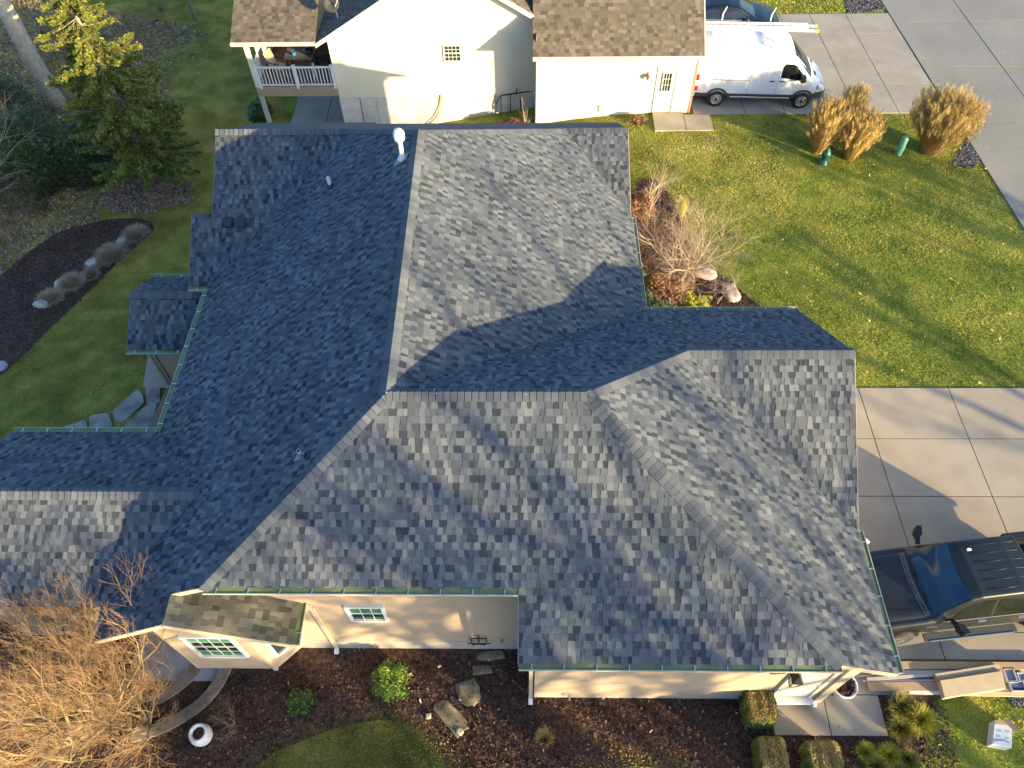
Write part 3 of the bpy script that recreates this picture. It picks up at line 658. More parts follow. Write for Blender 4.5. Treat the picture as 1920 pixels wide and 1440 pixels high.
def pts_in(poly, dens, excl=(), z=0., jit=.07):
    xs_ = [p[0] for p in poly]; ys_ = [p[1] for p in poly]; ar = (max(xs_) - min(xs_)) * (max(ys_) - min(ys_)); n = int(ar * dens)
    P = np.stack([RNG.uniform(min(xs_), max(xs_), n), RNG.uniform(min(ys_), max(ys_), n)], 1); k = inpoly(P + RNG.normal(0, jit * .8, P.shape), poly)
    Pj = P + RNG.normal(0, jit, P.shape)
    for e in excl: k &= ~inpoly(Pj, e)
    P = P[k]; return np.concatenate([P, (Tn(P[:, 0], P[:, 1]) + z)[:, None]], 1)
def vnoise(P, sc, sd):
    r = np.random.default_rng(sd); G = r.uniform(0, 1, (64, 64)); x = P[:, 0] * sc + 100; y = P[:, 1] * sc + 100
    i = np.floor(x).astype(int); j = np.floor(y).astype(int); fx = x - i; fy = y - j; fx = fx * fx * (3 - 2 * fx); fy = fy * fy * (3 - 2 * fy)
    g_ = lambda a, b: G[a % 64, b % 64]
    return (g_(i, j) * (1 - fx) + g_(i + 1, j) * fx) * (1 - fy) + (g_(i, j + 1) * (1 - fx) + g_(i + 1, j + 1) * fx) * fy
houseF = [(-8.6, 4.9), (.3, 5.7), (.3, 4.7), (7, 4.7), (7, 13.5), (2.9, 13.5), (2.9, 23), (-8.6, 23)]
drv = [(6.98, 5.45), (26, 5.45), (26, 13.66), (6.98, 13.66)]
ndrv = [(6.9, 27.6), (17.7, 27.5), (17.4, 35.6), (6.6, 35.6)]
nE = [(7.3, 13.66), (18.05, 13.66), (17.83, 20), (17.5, 27.55), (7.65, 27.55), (7.65, 26.45), (5.2, 26.45), (5.2, 27.7), (-4, 28.9), (-4, 23.5), (3, 23.5), (3, 13.7)]
def lawn_tone(P, base=.42, amp=.5):
    return np.clip(base + amp * (vnoise(P, .55, 1) - .5) + amp * .6 * (vnoise(P, 2.2, 2) - .5) + RNG.normal(0, .085, len(P)) + .22 * (RNG.random(len(P)) < .012) + .6 * amp * (vnoise(P, 5.0, 4) - .5), 0, 1)
P = pts_in(nE, 950, [nebed, gr2]); t = lawn_tone(P, .43, .55) + .14 * np.clip((P[:, 1] - 20) / 5, 0, 1) * (P[:, 0] < 12)
scatter_mesh('grass', P, (.025, .055), M['blade'], np.clip(t, 0, 1), tall=.38, wd=.34, label='bright green lawn between the two driveways')
far = [(6.8, 35.6), (15.3, 35.6), (14.9, 44), (6, 44)]
P = pts_in(far, 200); scatter_mesh('grass', P, (.04, .08), M['blade'], lawn_tone(P, .5, .3), tall=.7, label='lawn behind the dark car')
west = [(-34, 6), (-12.6, 6), (-12.6, 9.6), (-8.7, 9.7), (-8.7, 22.5), (-8, 29.0), (-11.5, 29), (-11.5, 42), (-34, 42)]
sheet('lawn', smoothpoly([Vector((-34, 22.0, 0)), Vector((-16, 19.9, 0)), Vector((-9.2, 19.4, 0)), Vector((-8.9, 22.4, 0)), Vector((-8.2, 28.8, 0)), Vector((-11.6, 29.2, 0)), Vector((-11.6, 41, 0)), Vector((-34, 41, 0))], 1), .006, M['lawn_olive'])
sheet('lawn', [Vector((-34, 6.2, 0)), Vector((-12.7, 6.2, 0)), Vector((-12.5, 9.7, 0)), Vector((-8.8, 9.8, 0)), Vector((-8.9, 19.6, 0)), Vector((-34, 24, 0))], .002, M['lawn_winter'])
P = pts_in(west, 340, [nwbed, blob(-11.6, 12.6, 1.9, 1.9)])
K_ = P[:, 1] > 19.6 + 1.0 * (vnoise(P, .6, 3) - .5) - .10 * (P[:, 0] + 14) + RNG.normal(0, .25, len(P)); PO = P[K_]; P = P[~K_]
scatter_mesh('grass', PO, (.03, .065), M['blade_olive'], np.clip(lawn_tone(PO, .44, .6), 0, 1), tall=.5, wd=.3, label='olive dormant lawn beyond the kidney bed')
edge = np.clip((-P[:, 0] - 15.5) / 3.5 + (vnoise(P, .4, 5) - .5), 0, 1)
k_ = RNG.random(len(P)) < .72 + .5 * (vnoise(P, .9, 12) - .5); scatter_mesh('grass', P[k_], (.028, .06), M['blade_olive'], lawn_tone(P[k_], .20, .5), tall=.45, wd=.3, label='faded olive blades mixed into the west lawn'); edge = edge[~k_]; P = P[~k_]
t = lawn_tone(P, .27, .5) + .12 * edge
scatter_mesh('grass', P, (.028, .065), M['blade'], np.clip(t, 0, 1), tall=.45, wd=.3, label='olive lawn west of the house')
for q, lb, bs in ((lawnA, 'shaded lawn patch in the front garden', .26), (lawnB, 'green lawn patch at the foot of the front bed', .48)):  # low tone of the first patch puts part of its shade into the grass colour
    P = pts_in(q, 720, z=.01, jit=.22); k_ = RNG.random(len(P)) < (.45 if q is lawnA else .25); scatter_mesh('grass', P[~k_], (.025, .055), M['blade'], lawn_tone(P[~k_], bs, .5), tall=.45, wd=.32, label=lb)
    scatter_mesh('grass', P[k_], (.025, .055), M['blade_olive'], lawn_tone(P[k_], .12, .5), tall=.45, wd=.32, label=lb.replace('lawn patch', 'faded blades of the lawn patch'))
rl = [(8.9, -3), (20, -3), (20, 4.72), (9.75, 4.72), (9.65, 4.1), (9.2, 3.1)]
P = pts_in(rl, 520, [fbed, gr3]); scatter_mesh('grass', P, (.025, .06), M['blade'], lawn_tone(P, .42, .45), tall=.45, wd=.32, label='dark green lawn around the white carton')
# mulch chips
for q, ex, d, lb in ((nwbed, [], 420, 'dark mulch of the kidney shaped bed'), (nebed, [], 420, 'mulch under the weeping tree'),
                     ([(-16, -2.5), (9.3, -2.5), (9.75, 4.7), (7, 4.75), (-9, 7.2), (-16, 7.2)], [lawnA, lawnB, [(-9.7, 4.85), (-7.3, 4.85), (-7.3, 7), (-9.7, 7)], [(5.7, 3.8), (8.3, 3.8), (8.3, 4.7), (5.7, 4.7)], houseF], 520, 'reddish brown mulch of the front bed')):
    P = pts_in(q, d, ex, z=.012)
    t = np.clip(.42 + .35 * (vnoise(P, 1.3, 9) - .5) + RNG.normal(0, .2, len(P)), 0, 1); t = np.where(RNG.random(len(P)) < .012, 1, t * .82)
    scatter_mesh('mulch_chips', P, (.012, .035), M['chip'], t, flat=True, label=lb)
for q in (gr1, gr2, gr3):
    P = pts_in(q, 900, z=.012); scatter_mesh('gravel_stones', P, (.015, .035), gm_, RNG.random(len(P)), flat=True, label='loose dark gravel' if q is not gr3 else 'pale gravel at the path edge')
M['leaf_litter'] = pm('leaf_litter', [(.08, .045, .028), (.19, .11, .065), (.30, .20, .12), (.42, .31, .20)], rough=.9, nvar=.2)
P = pts_in(blob(-15.9, 25.2, 2.0, 1.15, sd=3), 700, z=.02); P2_ = pts_in([(-34, 12), (-17.5, 16), (-17, 22), (-18, 26), (-16, 30), (-15.5, 38), (-34, 44)], 160, [nwbed], z=.02)
P2_ = P2_[RNG.random(len(P2_)) < np.clip((-P2_[:, 0] - 16.5 + 2 * (vnoise(P2_, .5, 8) - .5) * 2) / 2.5, .04, 1)]
scatter_mesh('leaf_litter', np.concatenate([P, P2_]), (.03, .07), M['leaf_litter'], RNG.random(len(P) + len(P2_)), flat=True, label='brown fallen leaves under the spruce and at the wood edge')
P = pts_in([(-16, 6), (18, 2), (18, 27), (-16, 27)], 1.6, [houseF, drv], z=.03); scatter_mesh('leaf_litter', P, (.02, .045), M['leaf_litter'], .6 + .4 * RNG.random(len(P)), flat=True, label='scattered fallen leaves on lawn and beds')
# ---------------------------------------------------------------- vegetation builders
def grow(mb, p, d, L, r, dep, maxd, rnd, P):
    k = 3 if dep < maxd else 2; pts = [p]; rs = [r]; dd = d.copy(); rend = r * P.get('taper', .62)
    for i in range(k):
        dd = (dd + Vector((rnd.gauss(0, 1), rnd.gauss(0, 1), rnd.gauss(0, 1))) * P['wig'] + Vector((0, 0, P['up'](dep)))).normalized()
        pts.append(pts[-1] + dd * (L / k)); rs.append(r + (rend - r) * (i + 1) / k)
    tone = min(1, max(0, dep / maxd + rnd.uniform(-.12, .12)))
    mb.tube(pts, rs, 7 if dep == 0 else (5 if dep == 1 else 3), tone, cap=False)
    if dep >= maxd: return
    nb = rnd.choice(P['fork'])
    for j in range(nb):
        ax = dd.orthogonal().normalized(); ax.rotate(Matrix.Rotation(rnd.uniform(0, 6.283), 3, dd)); sp = P['spread'] * rnd.uniform(.6, 1.3)
        nd = (dd * math.cos(sp) + ax * math.sin(sp)).normalized()
        grow(mb, pts[-1], nd, L * P['len'] * rnd.uniform(.75, 1.2), rend * .8, dep + 1, maxd, rnd, P)
    for j in range(P['lat'](dep)):
        i = rnd.randint(1, k - 1) if k > 1 else 1
        ax = dd.orthogonal().normalized(); ax.rotate(Matrix.Rotation(rnd.uniform(0, 6.283), 3, dd)); sp = P['spread'] * rnd.uniform(1.1, 1.9)
        nd = (dd * math.cos(sp) + ax * math.sin(sp)).normalized()
        grow(mb, pts[i], nd, L * P['len'] * rnd.uniform(.5, .9), rs[i] * .5, min(dep + rnd.choice([1, 2]), maxd), maxd, rnd, P)
def bare_tree(name, label, cat, loc, mats, stems, maxd, P, seed, group=None, trunk=None):
    """trunk/limbs in one part, the fine twigs in another"""
    rnd = random.Random(seed); t = thing(name, label, cat, loc, 0, group); mb = MB(); loc = Vector(loc)
    for d, L, r in stems: grow(mb, loc.copy() + Vector((rnd.uniform(-.05, .05), rnd.uniform(-.05, .05), -.05)), Vector(d).normalized(), L, r, 0, maxd, rnd, P)
    lo = MB(); hi = MB()
    # split thick limbs from twigs by tone
    vo = 0
    for dst, cond in ((lo, lambda q: q < .38), (hi, lambda q: q >= .38)):
        idx = {}
        for f, tn in zip(mb.f, mb.t):
            if not cond(tn): continue
            nf = []
            for v_ in f:
                if v_ not in idx: idx[v_] = len(dst.v); dst.v.append(mb.v[v_])
                nf.append(idx[v_])
            dst.f.append(tuple(nf)); dst.t.append(tn); dst.m.append(0)
    if lo.f: part('trunk', lo, mats, t, smooth=True)
    if hi.f: part('twigs', hi, mats, t, smooth=True)
    return t
def cloud(name, P, size, mat, tone, parent=None, flat=True, tall=1., wd=.35):
    o = scatter_mesh(name, P, size, mat, tone, flat=flat, tall=tall, kind=None, wd=wd)
    if parent is not None:
        o.parent = parent; o.matrix_parent_inverse = parent.matrix_basis.inverted()
    return o
def leaf_pts(c, r, n, shell=.55, flatb=True, lump=.18, seed=1):
    rg = np.random.default_rng(seed); d = rg.normal(size=(n, 3)); d /= np.linalg.norm(d, axis=1)[:, None]
    if flatb: d[:, 2] = np.abs(d[:, 2]) * 1. - .12
    rad = shell + (1 - shell) * rg.random(n) ** .6
    lp = 1 + lump * (np.sin(d[:, 0] * 7 + seed) + np.sin(d[:, 1] * 8 + 2 * seed) + np.sin(d[:, 2] * 9 + seed))
    P = d * (rad * lp)[:, None] * np.array(r) + np.array(c); P[:, 2] = np.maximum(P[:, 2], c[2] + .01)
    return P, d
def shrub(name, label, cat, px, r, n, mat, base, seed, size=(.02, .045), group=None, amp=.18, stemm=None, lump=.10, lit_top=0.):
    loc = px if isinstance(px, Vector) else gp(*px); t = thing(name, label, cat, loc, 0, group)
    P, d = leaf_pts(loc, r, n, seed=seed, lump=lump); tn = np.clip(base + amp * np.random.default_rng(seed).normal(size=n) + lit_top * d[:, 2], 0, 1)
    cloud('foliage', P, size, mat, tn, t)
    m = MB(); rn = random.Random(seed)
    for k in range(9):
        a = rn.uniform(0, 6.28); m.tube([loc, loc + Vector((r[0] * .4 * math.cos(a), r[1] * .4 * math.sin(a), r[2] * .4)), loc + Vector((r[0] * .75 * math.cos(a), r[1] * .75 * math.sin(a), r[2] * .7))], [.02, .012, .006], 4, .4)
    part('stem', m, stemm or M['bark'], t); return t
M['twig_warm'] = pm('twig_warm', [(.21, .175, .085), (.26, .195, .095), (.29, .185, .09), (.33, .195, .10)], rough=.85, nvar=.2, nsc=2)
M['twig_pale'] = pm('twig_pale', [(.32, .26, .19), (.36, .29, .21), (.40, .31, .23), (.36, .27, .20)], rough=.85, nvar=.2, nsc=2)
M['twig_brown'] = pm('twig_brown', [(.16, .115, .07), (.22, .15, .09), (.27, .185, .11), (.33, .22, .13)], rough=.9, nvar=.2, nsc=2)
M['leaf_green'] = pm('leaf_green', [(.018, .040, .008), (.05, .10, .012), (.13, .20, .02), (.26, .30, .03)], rough=.55, nvar=.15, spec=.4)
M['leaf_hedge'] = pm('leaf_hedge', [(.030, .045, .008), (.09, .115, .015), (.20, .20, .025), (.26, .17, .045), (.20, .11, .04)], rough=.6, nvar=.15)
M['leaf_dark'] = pm('leaf_dark', [(.016, .026, .008), (.042, .058, .014), (.075, .095, .022), (.14, .16, .035)], rough=.7, nvar=.2)
M['leaf_blue'] = pm('leaf_blue', [(.02, .04, .02), (.05, .085, .04), (.11, .15, .075), (.18, .22, .12)], rough=.7, nvar=.2)
M['leaf_yellow'] = pm('leaf_yellow', [(.08, .10, .012), (.22, .24, .02), (.42, .38, .03), (.55, .45, .05)], rough=.7, nvar=.2)
M['orange_twig'] = pm('orange_twig', [(.08, .042, .024), (.17, .088, .045), (.27, .145, .075), (.36, .21, .12)], rough=.85, nvar=.2)
M['spruce'] = pm('spruce', [(.028, .042, .010), (.075, .095, .016), (.16, .165, .022), (.30, .28, .03)], rough=.75, nvar=.2)
M['straw'] = pm('straw', [(.15, .085, .022), (.33, .205, .055), (.47, .32, .095), (.54, .41, .17)], rough=.85, nvar=.15)
M['dry_grass'] = pm('dry_grass', [(.17, .11, .06), (.29, .20, .115), (.38, .28, .18), (.46, .37, .26)], rough=.9, nvar=.15)
# big bare tree bottom left
stems = []
rnd = random.Random(11)
for k in range(18):
    a = 2 * math.pi * k / 18 + rnd.uniform(-.2, .2); sp = rnd.uniform(.35, .95)
    stems.append(((math.cos(a) * sp, math.sin(a) * sp * .9, 1), rnd.uniform(1.3, 1.85), rnd.uniform(.05, .085)))
bare_tree('bare_tree', 'wide leafless tree with dense orange brown twigs in the front bed, lower left corner', 'tree', (-9.75, 4.0, 0), M['twig_warm'], stems, 6,
          dict(wig=.12, up=lambda d: .08 + .01 * d, fork=[2, 2, 3], spread=.50, len=.70, lat=lambda d: (2, 2, 2, 3, 2, 1, 0)[d], taper=.66), 21)
stems = []
for k in range(9):
    a = 2 * math.pi * k / 9; stems.append(((math.cos(a) * .8, math.sin(a) * .8, 1), rnd.uniform(.5, .7), .03))
bare_tree('bare_shrub', 'tan leafless shrub between the corner tree and the patio slab', 'shrub', (-8.75, 3.95, 0), M['twig_warm'], stems, 5,
          dict(wig=.13, up=lambda d: .06, fork=[2, 2, 3], spread=.5, len=.72, lat=lambda d: (1, 2, 2, 1, 1, 0)[d], taper=.66), 23)
# spreading ornamental tree in the north east bed
stems = []
for k in range(11):
    a = 2 * math.pi * k / 11 + rnd.uniform(-.3, .3); sp = rnd.uniform(.35, 1.1)
    stems.append(((math.cos(a) * sp + .15, math.sin(a) * sp, 1), rnd.uniform(1.0, 1.35), rnd.uniform(.04, .07)))
jm = gp(1268, 530)
bare_tree('ornamental_tree', 'wide leafless tree with a haze of pale twigs in the mulch bed beside the roof', 'tree', jm, M['twig_pale'], stems, 6,
          dict(wig=.13, up=lambda d: .02, fork=[2, 2, 3], spread=.46, len=.70, lat=lambda d: (2, 2, 2, 2, 1, 1, 0)[d], taper=.6), 33)
mt = gp(1343, 568)
bare_tree('young_tree', 'small leafless tree with a pale forked stem beside the flat rocks', 'tree', mt, M['twig_pale'], [((.12, .25, 1), .75, .03), ((.4, -.1, 1), .6, .02)], 4,
          dict(wig=.14, up=lambda d: .02, fork=[2, 3], spread=.55, len=.75, lat=lambda d: (1, 2, 1, 1, 0)[d], taper=.6), 35)
st2 = gp(1212, 410)
bare_tree('ornamental_tree', 'small leafless tree with a pale stem hard against the roof edge', 'tree', st2, M['twig_pale'], [((.0, .3, 1), .9, .035), ((-.3, .2, 1), .7, .025), ((.4, .3, 1), .8, .025)], 4,
          dict(wig=.14, up=lambda d: .04, fork=[2, 3], spread=.5, len=.75, lat=lambda d: (1, 2, 2, 1, 0)[d], taper=.6), 36)
# bare shrubs, front bed
for i, (px, r, lb, nst) in enumerate([((436, 1362), .55, 'bare twiggy shrub beside the white urn', 9), ((230, 1400), .6, 'bare brown shrub low in front of the curved stone edging', 9), ((305, 1300), .5, 'bare brown shrub between the patio slab and the curved edging', 8)]):
    st_ = []
    for k in range(nst):
        a = rnd.uniform(0, 6.28); st_.append(((math.cos(a) * .7, math.sin(a) * .7, 1), r * .6, .012))
    bare_tree('bare_shrub', lb, 'shrub', gp(*px), M['twig_brown'], st_, 4, dict(wig=.16, up=lambda d: .04, fork=[2, 2, 3], spread=.5, len=.72, lat=lambda d: (1, 1, 1, 1, 0)[d], taper=.6), 50 + i, 'bare shrubs in the front bed')
# leafy shrubs
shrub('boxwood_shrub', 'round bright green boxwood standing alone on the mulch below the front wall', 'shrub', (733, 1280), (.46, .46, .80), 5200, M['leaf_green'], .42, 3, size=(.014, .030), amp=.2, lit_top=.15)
shrub('green_shrub', 'small dark green shrub in the shaded mulch between boxwood and bay', 'shrub', (563, 1318), (.36, .30, .30), 1300, M['leaf_green'], .25, 4, size=(.014, .03))
def tuft(name, label, cat, loc, r, h, n, mat, seed, base=.5, amp=.2, group=None, curve=.5, wid=.006, plume=0, plm=None, gaps=0, spread=1., rb=.45, ex=1.6):
    """clump of arching blades"""
    rg = np.random.default_rng(seed); loc = loc if isinstance(loc, Vector) else gp(*loc); t = thing(name, label, cat, loc, 0, group)
    a = rg.uniform(0, 2 * np.pi, n); rr = r * rb * np.sqrt(rg.random(n)); ln = h * rg.uniform(.55, 1.08, n); out = rg.uniform(.05, 1., n) * spread
    if gaps: keep = np.sin(a * 2 + seed) > -.85; a = a[keep]; rr = rr[keep]; ln = ln[keep]; out = out[keep]; n = len(a)
    base_ = np.stack([np.cos(a) * rr, np.sin(a) * rr, np.zeros(n)], 1) + np.array(loc)
    jit = rg.normal(0, .25, n); dirh = np.stack([np.cos(a + jit), np.sin(a + jit), np.zeros(n)], 1)
    side = np.stack([-np.sin(a + jit), np.cos(a + jit), np.zeros(n)], 1) * wid
    K = 5; rows = []
    for k in range(K):
        s = k / (K - 1); hh = ln * (s - curve * .30 * out * s * s * s); oo = r * out * (s ** ex) * .62
        c = base_ + dirh * oo[:, None]; c[:, 2] += hh; w_ = (1 - s * .8); rows += [c - side * w_, c + side * w_]
    V = np.stack(rows, 1).reshape(-1, 3); nf = n * (K - 1)
    q = np.arange(n)[:, None, None] * (2 * K) + (np.arange(K - 1) * 2)[None, :, None] + np.array([0, 1, 3, 2])[None, None, :]
    me = bpy.data.meshes.new('blades'); me.vertices.add(len(V)); me.vertices.foreach_set('co', V.astype(np.float32).ravel())
    me.loops.add(nf * 4); me.loops.foreach_set('vertex_index', q.reshape(-1).astype(np.int32)); me.polygons.add(nf)
    me.polygons.foreach_set('loop_start', np.arange(0, nf * 4, 4, dtype=np.int32)); me.polygons.foreach_set('loop_total', np.full(nf, 4, dtype=np.int32)); me.materials.append(mat)
    tn = np.clip(base + amp * rg.normal(size=n), 0, 1)[:, None] + (np.arange(K - 1) / (K - 1) * .3 - .12)[None, :]
    at = me.attributes.new('tone', 'FLOAT', 'FACE'); at.data.foreach_set('value', np.clip(tn, 0, 1).reshape(-1).astype(np.float32)); me.update(calc_edges=True)
    o = bpy.data.objects.new('blades', me); C.objects.link(o); o.parent = t; o.matrix_parent_inverse = t.matrix_basis.inverted()
    if plume:
        idx = rg.choice(n, plume, replace=False); tips = (rows[-2] + rows[-1])[idx] / 2; dv = dirh[idx]; PP = []
        for s in range(26):
            PP.append(tips + rg.normal(0, .018, tips.shape) - dv * (.006 * s) + np.array([0, 0, .05 - s * .011]))
        PP = np.concatenate(PP); cloud('plumes', PP, (.05, .11), plm or mat, np.clip(.72 + .16 * rg.normal(size=len(PP)), 0, 1), t, flat=False, tall=2.0, wd=.07)
    return t
G1 = 'tall dry ornamental grasses by the neighbour driveway'
def pclump(label, cs, seed):
    c0 = gp(*cs[0][0]); return c0
tuft('ornamental_grass', 'tall golden dry grass clump left of the pair, right behind the green hydrant', 'ornamental grass', gp(1532, 284), .95, 1.95, 3000, M['straw'], 1, base=.45, plume=420, group=G1, spread=.62+.55, rb=.22, ex=1.15, curve=.25)
tuft('ornamental_grass', 'tall golden dry grass clump right of the green hydrant', 'ornamental grass', gp(1592, 296), .95, 1.85, 3000, M['straw'], 2, base=.48, plume=420, group=G1, spread=.62+.55, rb=.22, ex=1.15, curve=.25)
tuft('ornamental_grass', 'paler dry grass clump standing at the back of the pair near the van', 'ornamental grass', gp(1572, 262), .8, 2.2, 1800, M['straw'], 3, base=.5, plume=220, group=G1, spread=.45+.55, rb=.22, ex=1.15, curve=.25)
tuft('ornamental_grass', 'largest golden dry grass clump, beside the green utility post and the road', 'ornamental grass', gp(1742, 283), 1.55, 2.2, 7500, M['straw'], 4, base=.45, plume=900, group=G1, spread=.62+.55, rb=.22, ex=1.15, curve=.25)
tuft('ornamental_grass', 'small straw coloured grass tuft on the front mulch', 'ornamental grass', gp(1020, 1388), .28, .42, 420, M['straw'], 5, base=.65, spread=1)
G2 = 'grey dormant grass clumps along the kidney bed'
for i, (px, r, lb) in enumerate([((258, 446), .62, 'grey brown dormant grass mound at the tip of the kidney bed'), ((214, 486), .74, 'widest dormant grass mound, second from the tip of the kidney bed'), ((178, 500), .40, 'pale grey dormant grass mound beside the widest mound'),
                               ((138, 536), .58, 'dormant grass mound in the middle of the kidney bed'), ((172, 520), .42, 'small greenish dormant grass mound at the lawn edge'), ((98, 565), .55, 'dormant grass mound behind the white rock')]):
    tuft('dormant_grass', lb, 'ornamental grass', gp(*px), r * .95, r * .78, 1500, M['dry_grass'], 20 + i, base=.55 if i != 4 else .3, group=G2, spread=1.25, curve=1.3, wid=.007)
# low tufts right of the path
G3 = 'low evergreen tufts in the right front bed'
for i, (px, r, lb) in enumerate([((1690, 1330), .42, 'spiky green juniper tuft nearest the stacked boards'), ((1722, 1352), .42, 'yellow green juniper tuft at the lawn edge'), ((1685, 1368), .36, 'green juniper tuft beside the path slab'), ((1622, 1412), .26, 'small yellowish tuft below the path slab'), ((1665, 1418), .30, 'yellow green tuft at the lower edge of the photo'), ((1700, 1425), .28, 'straw tinged tuft in the lower bed corner'), ((1640, 1436), .28, 'brownish tuft cut by the lower edge')]):
    tuft('juniper_tuft', lb, 'shrub', gp(*px), r, r * .8, 1100, M['leaf_yellow'] if i in (1, 3, 4) else M['leaf_hedge'], 40 + i, base=.38, group=G3, spread=1.1, curve=1.1, wid=.008)
# clipped hedge blocks
def hedge(label, p0, p1, h, seed, rot=0):
    a = gp(*p0); b = gp(*p1); x0, x1 = sorted((a.x, b.x)); y0, y1 = sorted((a.y, b.y)); c = Vector(((x0 + x1) / 2, (y0 + y1) / 2, 0)); rg = np.random.default_rng(seed)
    t = thing('hedge_block', label, 'hedge', c, 0, 'clipped square hedges by the path'); n = 7500
    e = np.array([(x1 - x0) / 2, (y1 - y0) / 2, h / 2]); d = rg.uniform(-1, 1, (n, 3)); ax = rg.choice(3, n, p=[.25, .25, .5]); sg_ = np.sign(rg.uniform(-1, 1, n)); k = np.arange(n)
    d[k, ax] = sg_ * rg.uniform(.80, 1.0, n); d[ax == 2, 2] = np.abs(d[ax == 2, 2])
    pw = 5; nn = (np.abs(d) ** pw).sum(1) ** (1 / pw); d = d / np.maximum(nn, 1)[:, None]
    P = d * e * (1 + .04 * np.sin(d[:, [1, 2, 0]] * 9 + seed)) + np.array(c) + np.array([0, 0, h / 2])
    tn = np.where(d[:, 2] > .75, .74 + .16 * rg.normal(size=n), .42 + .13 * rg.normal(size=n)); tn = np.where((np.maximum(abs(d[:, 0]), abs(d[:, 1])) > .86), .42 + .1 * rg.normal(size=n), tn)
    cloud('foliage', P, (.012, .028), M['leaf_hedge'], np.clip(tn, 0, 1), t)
    core = MB(); core.box(c.x - e[0] * .78, c.x + e[0] * .78, c.y - e[1] * .78, c.y + e[1] * .78, .05, h * .86); part('branches', core, M['leaf_dark'], t)
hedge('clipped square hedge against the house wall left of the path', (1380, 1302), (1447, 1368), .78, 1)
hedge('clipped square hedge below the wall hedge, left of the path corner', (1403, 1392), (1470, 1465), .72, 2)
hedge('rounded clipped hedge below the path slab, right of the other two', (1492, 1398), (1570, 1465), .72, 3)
# north east bed shrubs
shrub('dwarf_maple_shrub', 'dense rust orange twiggy mound under the ornamental tree', 'shrub', gp(1243, 545), (.75, 1.05, .95), 9000, M['orange_twig'], .5, 61, size=(.012, .05), amp=.2)
shrub('dwarf_maple_shrub', 'rust orange twiggy mound beside the roof corner', 'shrub', gp(1200, 395), (.55, .75, .85), 5000, M['orange_twig'], .42, 62, size=(.012, .05), amp=.2)
shrub('dwarf_maple_shrub', 'small orange twiggy mound right of the trunk', 'shrub', gp(1283, 530), (.32, .6, .55), 2500, M['orange_twig'], .55, 63, size=(.012, .045), amp=.2)
shrub('juniper_shrub', 'blue green spreading juniper along the gutter corner', 'shrub', gp(1236, 600), (.95, .55, .55), 5200, M['leaf_blue'], .5, 64, size=(.018, .04), lump=.2)
shrub('juniper_shrub', 'narrow green juniper squeezed beside the green gutter', 'shrub', gp(1214, 560), (.34, .9, .6), 3000, M['leaf_blue'], .42, 65, size=(.018, .04), lump=.2)
shrub('golden_shrub', 'yellow green feathery shrub between junipers and rocks', 'shrub', gp(1300, 580), (.50, .50, .50), 3400, M['leaf_yellow'], .55, 66, size=(.016, .04), amp=.25, lump=.2)
shrub('golden_shrub', 'olive yellow shrub right beside the juniper', 'shrub', gp(1270, 590), (.42, .45, .42), 2400, M['leaf_yellow'], .2, 67, size=(.016, .04), amp=.2, lump=.2)
tuft('grass_tuft', 'yellow grass tuft behind the ornamental tree', 'ornamental grass', gp(1277, 402), .3, .75, 500, M['leaf_yellow'], 68, base=.65, spread=.6)
# spruce
def conifer(name, label, loc, h, R, n_whorl, seed, mat, z0=.18, group=None, dens=1., droop=.35, trunk_r=.13, pw=.75):
    rg = np.random.default_rng(seed); t = thing(name, label, 'tree', loc, 0, group); loc = Vector(loc); tr = MB(); br = MB()
    tr.tube([loc + Vector((0, 0, -.1)), loc + Vector((.03, .02, h * .4)), loc + Vector((0, .04, h * .75)), loc + Vector((0, 0, h))], [trunk_r, trunk_r * .75, trunk_r * .45, .02], 8, .5)
    pts = []; tones = []
    for k in range(n_whorl):
        f = z0 + (1 - z0) * (k + rg.random() * .7) / n_whorl; nb = 5 + int(rg.random() * 3)
        for j in range(nb):
            a = rg.uniform(0, 6.283); L = R * (1 - f) ** pw * rg.uniform(.7, 1.15) + .12
            if f < .35: L *= .75 + .25 * rg.random()
            c0 = loc + Vector((0, 0, h * f)); dv = np.array([math.cos(a), math.sin(a), 0]); sd = np.array([-math.sin(a), math.cos(a), 0])
            def bp(s): return np.array(c0) + dv * L * s + np.array([0, 0, L * (-droop * s + droop * .75 * s * s + .06)])
            br.tube([tuple(bp(s)) for s in (0, .35, .7, 1)], [.022, .014, .008, .004], 4, .5, cap=False)
            m = int(26 * L * dens) + 4
            for s in rg.uniform(.22, 1.02, m):
                p = bp(s); side = rg.choice([-1, 1]) * rg.uniform(0, 1) * L * .26 * (1.15 - s)
                q = p + sd * side + dv * abs(side) * .5; nn = 9
                u = rg.random((nn, 1)); pp = p + (q - p) * u + rg.normal(0, .028, (nn, 3)); pp[:, 2] -= rg.random(nn) * .14 + abs(side) * .25 * u[:, 0]
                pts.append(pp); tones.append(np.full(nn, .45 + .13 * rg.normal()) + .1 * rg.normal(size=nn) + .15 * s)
    part('trunk', tr, M['bark_pale'], t, smooth=True); part('branches', br, M['bark'], t)
    P = np.concatenate(pts); cloud('foliage', P, (.02, .060), mat, np.clip(np.concatenate(tones), 0, 1), t)
    return t
sp = gp(290, 335); print('spruce', sp)
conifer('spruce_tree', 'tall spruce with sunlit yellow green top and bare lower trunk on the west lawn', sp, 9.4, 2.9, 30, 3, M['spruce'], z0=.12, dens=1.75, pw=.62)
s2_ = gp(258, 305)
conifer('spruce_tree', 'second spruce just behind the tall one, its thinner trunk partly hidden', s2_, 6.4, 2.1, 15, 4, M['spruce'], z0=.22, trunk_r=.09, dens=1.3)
conifer('spruce_tree', 'dark spruce at the top edge left of the neighbour roof', gp(366, 38), 7.5, 2.2, 14, 5, M['leaf_dark'], z0=.30, trunk_r=.12)
